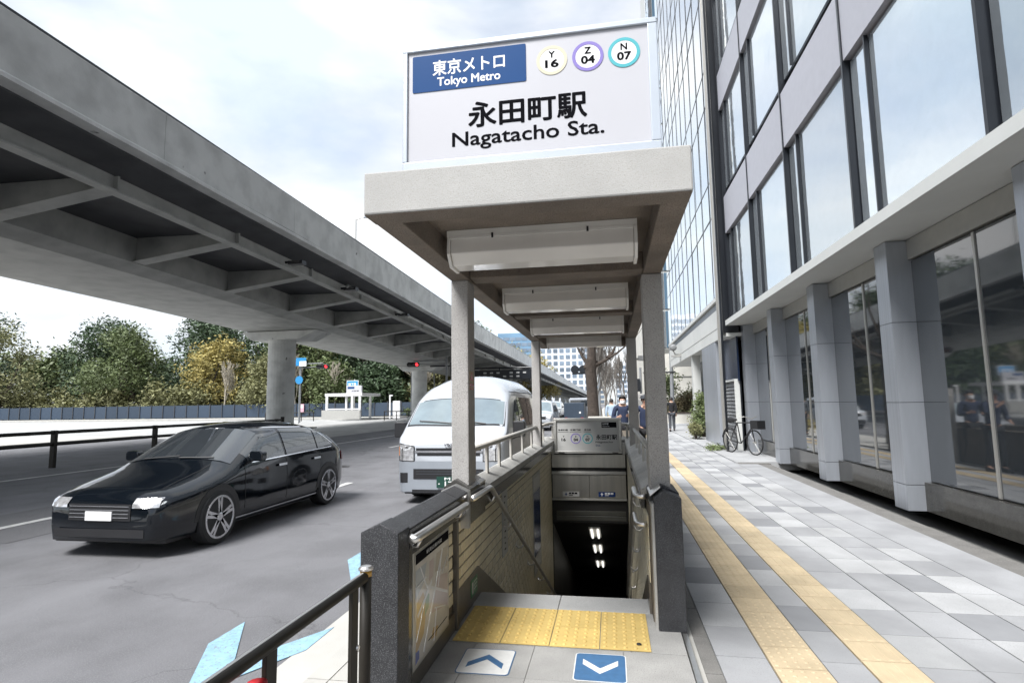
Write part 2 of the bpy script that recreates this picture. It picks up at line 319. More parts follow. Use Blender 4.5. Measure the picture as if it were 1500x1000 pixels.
def ring(mb, cx, cz, y, r1, r0, n=40, th=0.002):
    vs = []; fs = []
    for k in range(n):
        t = 2*PI*k/n; c, s_ = math.cos(t), math.sin(t)
        vs += [(cx+r1*c, y-th, cz+r1*s_), (cx+r0*c, y-th, cz+r0*s_), (cx+r1*c, y, cz+r1*s_), (cx+r0*c, y, cz+r0*s_)]
    for k in range(n):
        a, b = 4*k, 4*((k+1) % n); fs += [(a, b, b+1, a+1), (a, a+2, b+2, b), (a+1, b+1, b+3, a+3)]
    mb.add(vs, fs)
def rrect(x0, x1, y0, y1, r, n=5):
    p = []
    for cx, cy, a0 in ((x1-r, y0+r, -90), (x1-r, y1-r, 0), (x0+r, y1-r, 90), (x0+r, y0+r, 180)):
        for k in range(n+1):
            a = math.radians(a0 + 90*k/n); p.append((cx+r*math.cos(a), cy+r*math.sin(a)))
    return p

# ================================================================== THE SETTING
# ground sheet with the stairwell left open
mb = MB()
GX0, GX1, GY0, GY1 = -1.25, 0.45, 4.42, 10.0
for x0, x1, y0, y1 in ((-1500, GX0, -1500, 3000), (GX1, 1500, -1500, 3000), (GX0, GX1, -1500, GY0), (GX0, GX1, GY1, 3000)):
    mb.add([(x0, y0, -0.26), (x1, y0, -0.26), (x1, y1, -0.26), (x0, y1, -0.26)], [(0, 1, 2, 3)])
struct(mb.build('ground', M['ground']))
ROAD_Z = -0.20
mb = MB(); mb.box(-26.0, -1.71, -60, 400, -0.25, ROAD_Z); struct(mb.build('road', M['asphalt']))
mb = MB(); mb.box(-90.0, -26.004, 28, 62, -0.25, ROAD_Z - 0.004); struct(mb.build('side_road', M['asphalt']))
# pale concrete of the far lanes and the junction
mb = MB(); mb.add([(-14.6, 24.5, ROAD_Z+.005), (-90, 45, ROAD_Z+.005), (-90, 66, ROAD_Z+.005), (-26, 62, ROAD_Z+.005), (-14.6, 60, ROAD_Z+.005)], [(0, 1, 2, 3, 4)])
struct(mb.build('junction_paving', M['farroad']))
mb = MB(); mb.box(-120, -26.01, 66, 70.5, -0.25, -0.05); mb.box(-34, -26.01, 62.0, 65.99, -0.25, -0.05); struct(mb.build('far_pavement', M['conc_path']))
mb = MB(); mb.box(-120, -26.01, -60, 27.9, -0.25, -0.06); struct(mb.build('opposite_pavement', M['conc_path']))
# kerb stones
def kerb():
    root = bpy.data.objects.new('kerb', None); COL.objects.link(root); struct(root); root.location = (-1.63, 0, 0)
    b = MB(); b.prism([(-.075, -.25), (.075, -.25), (.075, -.02), (-.05, -.02), (-.075, -.045)], 'y', 0.004, .596)
    me = mesh_of(b, 'kerb_stone', M['conc_path'])
    for i in range(-4, 60): inst('kerb_stone', me, (-1.63, i*.6, 0), root)
    b = MB(); b.box(-1.705, -1.555, 36.01, 400, -.25, -.02); o = b.build('kerb_run', M['conc_path'], root); stuff(o)
kerb()
# pavement to the left of the entrance
b = MB()
root = bpy.data.objects.new('left_pavement', None); COL.objects.link(root); struct(root)
b = MB(); b.box(-.171, .171, .004, .996, -.25, -.02); me = mesh_of(b, 'concrete_slab', M['conc_path'])
for i in range(-3, 12): inst('concrete_slab', me, (-1.377, i*1.0, 0), root)
b = MB(); b.box(-1.55, .42, 12.0, 400, -.25, -.02); b.box(-1.19, .42, 10.35, 11.99, -.25, -.02); stuff(b.build('concrete_slab_run', M['conc_path'], root))

# pavement to the right: pavers in running courses, two guide strips
root = bpy.data.objects.new('right_pavement', None); COL.objects.link(root); struct(root)
PZ = -0.04
cols = [(.555, .838), (1.132, 1.352), (1.628, 1.93), (1.936, 2.24), (2.246, 2.55), (2.556, 2.86)]
pm = {}
npav = 0; rest = {'paver_l': MB(), 'paver_m': MB(), 'paver_d': MB()}
rnd = random.Random(3)
for j in range(0, 140):
    y0 = 1.38 + j*.453
    for ci, (x0, x1) in enumerate(cols):
        t = rnd.random(); k = 'paver_l' if t < .50 else ('paver_m' if t < .86 else 'paver_d')
        if j < 42:
            key = (ci, k)
            if key not in pm:
                b = MB(); w = (x1-x0)/2-.003; b.box(-w, w, .003, .450, -.2, 0); pm[key] = mesh_of(b, 'paver', M[k])
            inst('paver', pm[key], ((x0+x1)/2, y0, PZ - rnd.random()*.0015), root); npav += 1
        else: rest[k].box(x0+.003, x1-.003, y0+.003, y0+.45, -.2, PZ)
for k, b in rest.items(): stuff(b.build('paver_run', M[k], root))
b = MB(); b.box(.5, 3.6, -6, 200, -.2, PZ-.012); b.box(2.9, 3.6, 14.1, 64, -.2, PZ+.012); b.build('mortar_bed', M['border'], root)
b = MB(); b.box(2.866, 14, 14.3, 64, -.199, PZ+.03); b.build('frontage_paving', M['paver_l'], root)
b = MB(); b.box(2.866, 3.32, -6, 14.294, -.199, PZ); b.build('frontage_edge', M['paver_m'], root)
b = MB(); b.box(.5, 2.86, -6, 1.37, -.199, PZ); b.build('near_paving', M['paver_l'], root)
b = MB(); b.box(.5, 14, 64.9, 400, -.2, PZ); stuff(b.build('far_paving', M['paver_l'], root))
# dark border stones against the entrance slab
b = MB(); b.box(-.044, .044, .003, .497, -.2, 0); me = mesh_of(b, 'border_stone', M['border'])
for j in range(0, 30):
    inst('border_stone', me, (.505, 1.4 + j*.5, PZ + .002), root)
b = MB(); b.box(.422, .458, 1.4, 16.4, -.2, PZ+.006); b.build('mortar_strip', M['conc_path'], root)

def dome_tile(s, n, hdome, base, rd):
    b = MB(); h = s/2-.0025; b.box(-h, h, -h, h, -base, 0)
    st = s/n
    for i in range(n):
        for j in range(n):
            cx, cy = -s/2+st*(i+.5), -s/2+st*(j+.5); k = 8; vs = []
            for r, z in ((rd, 0.0003), (rd*.62, hdome)):
                vs += [(cx+r*math.cos(2*PI*q/k), cy+r*math.sin(2*PI*q/k), z) for q in range(k)]
            b.add(vs, [(q, (q+1) % k, k+(q+1) % k, k+q) for q in range(k)] + [tuple(range(k, 2*k))])
    return b
def bar_tile(s, base):
    b = MB(); h = s/2-.0025; b.box(-h, h, -h, h, -base, 0)
    for i in range(4):
        cx = -s/2+s/4*(i+.5)
        b.add([(cx-.016, -h*.92, .0003), (cx+.016, -h*.92, .0003), (cx+.016, h*.92, .0003), (cx-.016, h*.92, .0003),
               (cx-.010, -h*.88, .005), (cx+.010, -h*.88, .005), (cx+.010, h*.88, .005), (cx-.010, h*.88, .005)],
              [(0, 1, 5, 4), (1, 2, 6, 5), (2, 3, 7, 6), (3, 0, 4, 7), (4, 5, 6, 7)])
    return b
# guide strips in the right pavement
g = thing('tactile_strip', 'beige strip of dotted warning tiles, the guide strip nearer the stair entrance', 'tactile paving', (.985, 1.5, PZ), group='tactile strips in the pavement')
me = mesh_of(dome_tile(.286, 5, .005, .1, .014), 'dotted_tile', M['tact2'])
for j in range(0, 75): inst('dotted_tile', me, (.985, 1.5+.286/2 + j*.289, PZ+.003), g)
g = thing('tactile_strip', 'beige strip of smooth barred tiles, the guide strip nearer the glass building', 'tactile paving', (1.49, 1.5, PZ), group='tactile strips in the pavement')
me = mesh_of(bar_tile(.27, .1), 'barred_tile', M['tact2'])
for j in range(0, 160): inst('barred_tile', me, (1.49, 1.5+.135 + j*.273, PZ+.003), g)
for nm, x0, x1 in (('a', .845, 1.125), ('b', 1.358, 1.622)):
    y0 = 23.2 if nm == 'a' else 45.2
    b = MB(); b.box(x0, x1, y0, 64.8, -.1, PZ+.003); stuff(b.build('guide_strip_run', M['tact2'], root))

# entrance floor: granite slabs (pieces), nosing stones, steps
root = bpy.data.objects.new('entrance_floor', None); COL.objects.link(root); struct(root)
rnd = random.Random(5)
ys = [1.40, 1.90, 2.30, 2.72, 3.12, 3.52]
for r in range(len(ys)-1):
    for x0, x1 in ((-1.19, -.86), (-.86, -.50), (-.50, .02), (.02, .385)):
        b = MB(); b.box(x0+.0015, x1-.0015, ys[r]+.0015, ys[r+1]-.0015, -.2, 0); b.build('floor_slab', M['floor'], root)
for x0, x1 in ((-1.19, -.50), (-.50, .07), (.07, .385)):
    b = MB(); b.box(x0+.0015, x1-.0015, 3.523, 4.14, -.2, 0); b.build('floor_slab', M['floor'], root)
for x0, x1 in ((-1.05, -.42), (-.42, .225)):
    b = MB(); b.box(x0+.0015, x1-.0015, 4.143, 4.44, -.155, .001); b.build('nosing_stone', M['nosing'], root, bevel=.006)
# yellow warning tiles at the head of the stairs
g = thing('tactile_pad', 'bright yellow pad of domed warning tiles at the top of the stairs', 'tactile paving', (-.416, 3.826, 0))
me = mesh_of(dome_tile(.3, 5, .0085, .004, .0135), 'domed_tile', M['tact'])
for i in range(4):
    for j in range(2):
        o = inst('domed_tile', me, (-1.016+.15+.3*i, 3.526+.15+.3*j, .0065 + .001*((i*3+j) % 2)), g)
b = MB(); b.lathe([(.016, .0), (.012, .003)], (.115, 3.61, .0125), n=10); b.build('chewing_gum_spot', M['plastic'], g)
# steel threshold plate at the slab edge
b = MB(); b.prism([(.386, 2.9), (.421, 2.9), (.421, 3.83), (.392, 3.83)], 'z', -.19, .004)
tag(b.build('edge_plate', M['steel'], loc=(.4, 3.3, 0), bevel=.002), 'narrow scuffed metal plate along the right edge of the entrance slab', 'metal plate')

# floor stickers
def sticker(name, label, cx, cy, w, d, base, chev, border, sgn, rz):
    t = thing(name, label, 'floor sign', (0, 0, 0), group='floor stickers with arrows')
    z = 0.0015
    b = MB(); b.prism(rrect(-w/2, w/2, -d/2, d/2, .025), 'z', 0, .0012); b.build('border', border, t)
    b = MB(); b.prism(rrect(-w/2+.006, w/2-.006, -d/2+.006, d/2-.006, .021), 'z', .0014, .0020); b.build('panel', base, t)
    h = .05*sgn
    c = [(-w*.34, -h*1.1), (-w*.34, -h*1.1+.062), (0, h+.062), (w*.34, -h*1.1+.062), (w*.34, -h*1.1), (0, h)]
    c = [(x, y-.03) for x, y in c]
    b = MB(); b.prism([c[0], c[1], c[2], c[5]], 'z', .0022, .0028); b.prism([c[5], c[2], c[3], c[4]], 'z', .0022, .0028)
    b.build('chevron', chev, t)
    t.location = (cx, cy, z); t.rotation_euler[2] = rz
M['stickblue'] = mat('sticker_blue', (0.05, 0.135, 0.27), 0.5, var=0.12, scale=25, stain=0.15)
M['stickwhite'] = mat('sticker_white', (0.70, 0.70, 0.68), 0.5, var=0.06, scale=25, stain=0.12)
sticker('floor_sticker', 'white floor sticker with a blue chevron pointing up, left of the other', -.745, 3.285, .30, .31, M['stickwhite'], M['stickblue'], M['stickblue'], 1, math.radians(1))
sticker('floor_sticker', 'blue floor sticker with a white chevron pointing down, right of the other', -.108, 3.30, .285, .33, M['stickblue'], M['stickwhite'], M['stickwhite'], -1, 0)

# road paint
def paint(name, label, poly, m, cat='road marking', group=None, z=ROAD_Z+.004):
    c = (sum(p[0] for p in poly)/len(poly), sum(p[1] for p in poly)/len(poly), z)
    b = MB(); b.prism(poly, 'z', z, z+.003)
    return tag(b.build(name, m, loc=c), label, cat, group)
def chevron(cx, y, label):
    cx -= .05
    t = thing('road_chevron', label, 'road marking', (cx, y, ROAD_Z), group='pale blue arrow feathers on the road')
    for s in (-1, 1):
        b = MB(); b.prism([(cx+s*.02, y-.95), (cx+s*.37, y-.30), (cx+s*.37, y+.10), (cx+s*.02, y-.50)], 'z', ROAD_Z+.004, ROAD_Z+.007); b.build('feather', M['bluepaint'], t)
chevron(-2.42, 4.02, 'pale blue chevron on the road beside the near guard rail')
chevron(-2.42, 6.15, 'pale blue chevron on the road behind the left granite wall end')
for cx, y0 in ((-5.58, -8), (-5.58, 0.3), (-5.58, 8.2), (-5.58, 24.5), (-5.58, 34), (-8.53, 5.5), (-8.53, 13), (-8.53, 21.0), (-8.53, 30), (-8.53, 39)):
    if cx == -5.58 and y0 == 8.2: lab = 'white lane dash beside the rear wheel of the black car'
    elif cx == -8.53 and y0 == 21.0: lab = 'white lane dash just left of the white van mirror'
    else: lab = 'white lane dash, %s of the line %s' % ({-8: 'nearest the camera', .3: 'beside the black car front', 24.5: 'ahead of the van', 34: 'farthest', 5.5: 'nearest', 13: 'beyond the black car roof', 30: 'second beyond the van mirror', 39: 'farthest'}[y0], 'next to the van' if cx == -5.58 else 'in mid road')
    y1 = y0 + (3.35 if y0 != 21.0 else 3.2)
    paint('lane_dash', lab, [(cx-.075, y0), (cx+.075, y0), (cx+.075, y1), (cx-.075, y1)], M['whitepaint'], group='dashes of the lane lines')
paint('lane_line', 'long solid white line across the grey road behind the black car', [(-12.0, 18), (-11.86, 18), (-11.2, 42), (-11.34, 42)], M['whitepaint'])
paint('lane_line', 'white edge line of the road at the pale junction paving', [(-14.2, 10), (-14.05, 10), (-13.6, 24), (-13.75, 24)], M['whitepaint'])
for i in range(7):
    x = -60 + i*5
    paint('crosswalk_bar', 'white crossing bar at the junction, %s from the left' % ['first', 'second', 'third', 'fourth', 'fifth', 'sixth', 'seventh'][i], [(x, 55), (x+.9, 55), (x+.9, 58.4), (x, 58.4)], M['whitepaint'], group='crossing bars at the junction', z=ROAD_Z+.0095)

# manholes, drains and repairs in the road
M['iron'] = mat('cast_iron', (0.075, 0.072, 0.07), 0.5, metal=0.6, var=0.25, scale=20)
M['patch'] = mat('asphalt_repair', (0.12, 0.12, 0.126), 0.85, var=0.12, scale=2, bump=0.8, bscale=140, bdist=0.012, speck=(0.19, 0.19, 0.195), spscale=130, spcut=0.56)
for i, (x, y, r, lab) in enumerate(((-7.4, 14.5, .31, 'round iron manhole cover beyond the black car'), (-4.6, 3.1, .22, 'small iron hatch cover in the road near the camera'))):
    t = thing('manhole_cover', lab, 'manhole cover', (x, y, ROAD_Z))
    b = MB(); b.lathe([(r+.04, .0), (r+.04, .004)], (x, y, ROAD_Z), n=28); b.build('frame', M['iron'], t)
    b = MB(); b.lathe([(r, .0045), (r, .008)], (x, y, ROAD_Z), n=28); b.build('lid', M['patch'], t)
    b = MB()
    for k in range(-3, 4): w_ = math.sqrt(max(0, r*r*.8-(k*r/4)**2)); b.box(x-w_, x+w_, y+k*r/4-.012, y+k*r/4+.012, ROAD_Z+.008, ROAD_Z+.011)
    stuff(b.build('tread_bars', M['iron'], t))
for x0, x1, y0, y1, lab in ((-5.2, -3.2, -1.5, 1.6, 'darker rectangular asphalt repair at lower left'), (-4.1, -3.3, 12.5, 30, 'long darker repair strip in the van lane'), (-9.6, -7.4, 6.0, 11.5, 'dark asphalt repair behind the black car')):
    paint('asphalt_patch', lab, [(x0, y0), (x1-.1, y0+.05), (x1, y1), (x0+.06, y1-.07)], M['patch'], 'road repair', z=ROAD_Z+.0006)
for y in (3.0, 13.0, 23.0):
    t = thing('drain_grate', 'iron drain grate in the gutter '+{3.0: 'below the guard rail', 13.0: 'beside the white van', 23.0: 'beyond the white van'}[y], 'drain', (-1.93, y, ROAD_Z))
    b = MB(); b.box(-2.13, -1.73, y-.25, y+.25, ROAD_Z, ROAD_Z+.007); b.build('frame', M['iron'], t)
    b = MB()
    for k in range(9): b.box(-2.10, -1.76, y-.22+k*.052, y-.20+k*.052, ROAD_Z+.007, ROAD_Z+.011)
    stuff(b.build('bars', M['patch'], t))
b = MB(); b.box(-2.15, -1.712, -60, 400, ROAD_Z-.05, ROAD_Z+.003); struct(b.build('gutter', M['conc_path']))

# ================================================================== STAIR ENTRANCE
XL, XR, YF, YB = -1.146, .383, 2.464, 9.52
ZB, ZT = 2.36, 2.569
cn = thing('entrance_canopy', 'rendered concrete canopy on four square columns over the stairway', 'canopy', ((XL+XR)/2, YF, 0))
b = MB(); b.box(XL, XR, YF, 2.61, ZB, ZT); b.build('front_beam', M['concrete'], cn, bevel=.008)
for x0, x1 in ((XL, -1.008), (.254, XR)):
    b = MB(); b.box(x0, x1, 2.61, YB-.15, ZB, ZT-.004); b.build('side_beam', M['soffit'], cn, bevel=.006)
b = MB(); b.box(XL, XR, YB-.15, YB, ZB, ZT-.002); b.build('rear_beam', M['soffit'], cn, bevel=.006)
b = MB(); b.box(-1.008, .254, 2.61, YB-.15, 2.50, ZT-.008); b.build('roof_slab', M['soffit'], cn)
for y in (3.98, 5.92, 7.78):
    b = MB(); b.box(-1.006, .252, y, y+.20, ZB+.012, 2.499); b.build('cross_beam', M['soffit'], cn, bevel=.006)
for x0, x1, y0, y1 in ((-1.144, -1.016, 3.97, 4.17), (.243, .381, 4.07, 4.27), (-1.14, -1.022, 8.2, 8.38), (.24, .375, 8.2, 8.38)):
    b = MB(); b.box(x0, x1, y0, y1, .80, ZB-.001); b.build('column', M['column'], cn, bevel=.008)
# soffit of the front beam is the brown render
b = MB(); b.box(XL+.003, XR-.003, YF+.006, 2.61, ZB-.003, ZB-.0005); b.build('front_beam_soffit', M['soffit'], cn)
def ceiling_lamp(y, label, tubes):
    x0, x1 = (-.955, .18)
    t = thing('ceiling_lamp', label, 'lamp', ((x0+x1)/2, y, 2.49), group='long lamps under the canopy')
    prof = [(y, 2.455), (y-.004, 2.36), (y+.05, 2.295), (y+.20, 2.295), (y+.24, 2.36), (y+.235, 2.455)]
    b = MB(); b.prism(prof, 'x', x0+.02, x1-.02); b.build('cover', M['lampcover'], t, bevel=.006)
    big = [(y-.012, 2.462), (y-.016, 2.355), (y+.045, 2.283), (y+.205, 2.283), (y+.252, 2.355), (y+.247, 2.462)]
    for a0, a1 in ((x0, x0+.019), (x1-.019, x1)):
        b = MB(); b.prism(big, 'x', a0, a1); b.build('end_cap', M['lampframe'], t, bevel=.003)
    b = MB(); b.box(x0, x1, y-.014, y+.25, 2.463, 2.499); b.build('mounting_plate', M['lampframe'], t)
    b = MB(); b.box(x0+.02, x1-.02, y-.016, y-.006, 2.446, 2.462); b.build('trim_strip', M['lampframe'], t)
    for fx in (.25, .75):
        b = MB(); cx = x0+(x1-x0)*fx; b.box(cx-.006, cx+.006, y-.020, y-.0165, 2.44, 2.47); b.build('clip', M['plastic'], t)
ceiling_lamp(3.24, 'unlit long box lamp nearest the canopy front', 0)
ceiling_lamp(5.02, 'unlit long box lamp, second from the canopy front', 0)
ceiling_lamp(6.82, 'unlit long box lamp, third from the canopy front', 0)
ceiling_lamp(8.62, 'unlit long box lamp at the far end of the canopy', 0)

# station name sign on the roof
SY = 2.52
sg = thing('station_sign', 'white box sign with blue panel and black Nagatacho Sta. lettering above the canopy', 'sign', (-.354, SY+.1, ZT))
sx0, sx1, sz0, sz1 = -.972, .265, ZT+.001, 3.228
b = MB(); b.box(sx0+.02, sx1-.02, SY+.03, SY+.19, sz0+.02, sz1-.02); b.build('casing', M['signframe'], sg)
fwd = .028
for nm, bx in (('frame', (sx0, sx1, SY, SY+.2, sz1-fwd, sz1)), ('frame', (sx0, sx1, SY, SY+.2, sz0, sz0+.058)),
               ('frame', (sx0, sx0+fwd-.004, SY+.0005, SY+.1995, sz0+.0585, sz1-fwd-.0005)), ('frame', (sx1-.044, sx1, SY+.0005, SY+.1995, sz0+.0585, sz1-fwd-.0005))):
    b = MB(); b.box(*bx); b.build(nm, M['signframe'], sg, bevel=.004)
b = MB(); b.box(sx0+.025, sx1-.028, SY+.012, SY+.02, sz0+.058, sz1-.029); b.build('sign_face', M['signface'], sg)
SF = SY+.012
b = MB(); b.prism(rrect(-.924, -.352, 2.988, 3.179, .007), 'y', SF-.003, SF-.0005); b.build('blue_panel', M['signblue'], sg)
text(sg, '東京メトロ', M['white'], (-.820, -.455, 3.066, 3.147), (0, SF-.003, 0), bold=.018, **XZ)
text(sg, 'Tokyo Metro', M['white'], (-.797, -.478, 2.997, 3.056), (0, SF-.003, 0), bold=.022, **XZ)
text(sg, '永田町駅', M['black'], (-.641, -.066, 2.778, 2.910), (0, SF-.0005, 0), bold=.024, **XZ)
text(sg, 'Nagatacho Sta.', M['black'], (-.722, .010, 2.668, 2.764), (0, SF-.0005, 0), bold=.015, **XZ)
for cx, cz, k, a, n in ((-.227, 3.078, 'ring_cream', 'Y', '16'), (-.056, 3.077, 'ring_violet', 'Z', '04'), (.112, 3.075, 'ring_teal', 'N', '07')):
    b = MB(); ring(b, cx, cz, SF-.0005, .074, .0585); b.build('line_ring', M[k], sg)
    b = MB(); b.prism([(cx+.0583*math.cos(2*PI*q/36), cz+.0583*math.sin(2*PI*q/36)) for q in range(36)], 'y', SF-.0015, SF-.0004); b.build('line_disc', M['white'], sg)
    text(sg, a, M['black'], (cx-.0155, cx+.0155, cz+.012, cz+.046), (0, SF-.0018, 0), bold=.03, **XZ)
    text(sg, n, M['black'], (cx-.033, cx+.033, cz-.038, cz+.003), (0, SF-.0018, 0), bold=.035, **XZ)

# ---- stair walls
def cap_profile(x0, x1, zs, zp, zb): return [(x0, zb), (x0, zs), ((x0+x1)/2, zp), (x1, zs), (x1, zb)]
def skirt_z(y): return .22 if y < 4.35 else .22 - .5*(y-4.35)
def tiles(root, X, face, y0, y1, zt, p, budget, skips=()):
    """running-bond tiles on the plane x = X looking towards face (+1/-1)"""
    PW, PH, J = .156, .0765, .0085
    cand = []
    rows = int((zt+5)/PH)
    for r in range(rows):
        z1 = zt - r*PH
        if z1 - PH < -4.2: break
        off = (PW/2 if r % 2 else 0)
        y = y0 - off
        while y < y1:
            a, c = max(y, y0)+.0065, min(y+PW, y1)-.0065
            y += PW
            if c-a < .02: continue
            za, zc = z1-PH+J/2, z1-J/2
            if zc < skirt_z(c) + .005: continue          # the proud skirting covers the cut edge
            sight = 1.45 - .345*((a+c)/2) - .35          # below the line of sight over the top step
            if zc < sight: continue
            cand.append((a, c, za, zc))
    def near(q): return (q[0]**2 + (1.45-q[3])**2)
    cand.sort(key=near)
    cache = {}
    for i, (a, c, za, zc) in enumerate(cand[:budget]):
        w, h = round(c-a, 3), round(zc-za, 3)
        if (w, h) not in cache:
            b = MB(); hw, hh = w/2, h/2; e = .003
            f0, f1 = -.006*face, .0
            b.add([(f0, -hw, -hh), (f0, hw, -hh), (f0, hw, hh), (f0, -hw, hh), (f1, -hw+e, -hh+e), (f1, hw-e, -hh+e), (f1, hw-e, hh-e), (f1, -hw+e, hh-e)],
                  [(0, 1, 5, 4), (1, 2, 6, 5), (2, 3, 7, 6), (3, 0, 4, 7), (4, 5, 6, 7)])
            me = mesh_of(b, 'tile', M['tile'])
            bm = bmesh.new(); bm.from_mesh(me); bmesh.ops.recalc_face_normals(bm, faces=bm.faces)
            if (bm.faces[4].normal.x > 0) != (face > 0) if len(bm.faces) > 4 and bm.faces.ensure_lookup_table() is None else False:
                bmesh.ops.reverse_faces(bm, faces=bm.faces)
            bm.to_mesh(me); bm.free()
            cache[(w, h)] = me
        inst('tile', cache[(w, h)], (X + .0007*face*rnd.random(), (a+c)/2, (za+zc)/2), root)
    b = MB()
    for a, c, za, zc in cand[budget:]: b.box(min(X, X-.006*face), max(X, X-.006*face), a, c, za, zc)
    if cand[budget:]: stuff(b.build('tile_field', M['tile'], root))

rnd = random.Random(11)
lw = thing('stair_wall', 'tiled stair wall on the left with dark granite coping, next to the road', 'wall', (-1.12, 2.58, 0), group='tiled walls of the stairway')
IX = -1.05
b = MB(); b.box(-1.183, IX-.006, 2.72, 18, -8, .76); b.build('backing', M['grout'], lw)
b = MB(); b.box(-1.183, -1.152, 2.721, 9.9, -.26, .74); b.build('outer_facing', M['capstone'], lw).location.x += -.0305
# granite end post (its gable stands towards the camera)
b = MB(); b.prism(cap_profile(-1.185, -.998, .855, .898, -.2), 'y', 2.57, 2.72); b.build('end_post', M['granite'], lw, bevel=.004)
# reflective inner jamb
b = MB(); b.box(-1.048, -1.012, 2.722, 2.80, 0, .77); b.build('jamb', M['granite_pol'], lw, bevel=.003)
ycuts = [2.722, 3.16, 3.60, 3.86]
for a, c in zip(ycuts[:-1], ycuts[1:]):
    b = MB(); b.prism(cap_profile(-1.185, -.998, .845, .888, .745), 'y', a+.001, c-.001); b.build('coping_stone', M['granite'], lw, bevel=.003)
    b = MB(); b.box(-.999, -.996, a+.001, c-.001, .75, .838); b.build('coping_face', M['granite_pol'], lw)
for y in (3.866, 3.90):
    b = MB(); b.prism(cap_profile(-1.188, -.990, .852, .896, .60), 'y', y, y+.010); b.build('joint_strip', M['steel'], lw)
b = MB(); b.prism(cap_profile(-1.185, -.996, .849, .892, .62), 'y', 3.877, 3.899); b.build('joint_gap', M['granite_pol'], lw)
b = MB(); b.prism([(-1.185, .62), (-1.185, .87), (-1.10, .925), (-.990, .86), (-.990, .62)], 'y', 3.912, 4.38); b.build('column_base_stone', M['granite_pol'], lw, bevel=.004)
b = MB(); b.prism([(-1.01, .862), (-1.01, .878), (-.984, .863), (-.984, .847)], 'y', 4.19, 4.36); b.build('base_trim', M['steel'], lw)
ycuts = [4.382, 4.52, 5.05, 5.6, 6.2, 6.85, 7.5, 8.15, 8.8, 9.5, 9.9]
for a, c in zip(ycuts[:-1], ycuts[1:]):
    b = MB(); b.prism([(-1.185, .745), (-1.185, .83), (-1.11, .865), (-.998, .80), (-.998, .745)], 'y', a+.0015, c-.0015); b.build('coping_stone', M['capstone'], lw, bevel=.004)
b = MB(); b.box(-1.049, -.992, 4.383, 9.9, .655, .744); b.build('coping_band', M['granite_pol'], lw, bevel=.003)
b = MB(); b.box(-1.049, -1.012, 2.801, 3.86, .70, .744); b.build('coping_band', M['granite_pol'], lw, bevel=.003)
tiles(lw, IX+.002, 1, 2.80, 3.676, .70, 0, 60)
tiles(lw, IX+.002, 1, 3.722, 9.78, .655, 0, 240)
b = MB(); b.box(IX-.004, IX+.028, 3.679, 3.719, 0.002, .70); b.build('vertical_strip', M['skirt'], lw, bevel=.003)
b = MB(); b.add([(IX-.004, 2.80, 0.002), (IX-.004, 3.678, 0.002), (IX-.004, 3.678, .115), (IX-.004, 2.80, .115), (IX+.012, 2.80, 0.002), (IX+.012, 3.678, 0.002), (IX+.012, 3.678, .115), (IX+.012, 2.80, .115)],
               [(0,3,2,1),(4,5,6,7),(0,1,5,4),(1,2,6,5),(2,3,7,6),(3,0,4,7)]); b.build('skirting', M['skirt'], lw)
b = MB(); b.prism([(3.72, .002), (3.72, .22), (4.35, .22), (10.0, -2.6), (10.0, -3.0), (4.45, -.1)], 'x', IX-.004, IX+.010); b.build('skirting', M['skirt'], lw)

rw = thing('stair_wall', 'tiled stair wall on the right with one square granite end post, beside the pavement', 'wall', (.33, 3.86, 0), group='tiled walls of the stairway')
JX = .225
b = MB(); b.box(JX+.006, .418, 4.0, 18, -8, .75); b.build('backing', M['grout'], rw)
b = MB(); b.box(.4185, .4215, 4.0, 9.9, -.035, .74); b.build('outer_facing', M['granite'], rw)
b = MB(); b.prism([(.252, -.19), (.252, .815), (.315, .868), (.425, .825), (.425, -.19)], 'y', 3.85, 3.998); b.build('end_post', M['granite'], rw, bevel=.004)
b = MB(); b.box(.236, .2515, 3.88, 4.2, 0.0, .78); b.build('jamb', M['capstone'], rw)
b = MB(); b.prism([(.236, .80), (.236, .822), (.315, .888), (.427, .835), (.427, .76), (.236, .76)], 'y', 3.999, 4.40); b.build('column_base_stone', M['granite'], rw, bevel=.004)
b = MB(); b.prism([(.232, .823), (.232, .833), (.30, .889), (.30, .879)], 'y', 3.93, 4.25); b.build('base_trim', M['steel'], rw)
ycuts = [4.402, 4.75, 5.2, 5.7, 6.2, 6.85, 7.5, 8.15, 8.8, 9.5, 9.9]
for a, c in zip(ycuts[:-1], ycuts[1:]):
    b = MB(); b.prism([(.200, .745), (.200, .80), (.315, .865), (.422, .83), (.422, .745)], 'y', a+.0015, c-.0015); b.build('coping_stone', M['capstone'], rw, bevel=.004)
b = MB(); b.box(.194, .224, 4.403, 9.9, .66, .744); b.build('coping_band', M['granite_pol'], rw, bevel=.003)
tiles(rw, JX-.002, -1, 4.14, 9.78, .66, 0, 200)
b = MB(); b.prism([(4.14, .002), (4.14, .20), (4.35, .20), (10.0, -2.6), (10.0, -3.0), (4.45, -.1)], 'x', JX-.010, JX+.004); b.build('skirting', M['skirt'], rw)

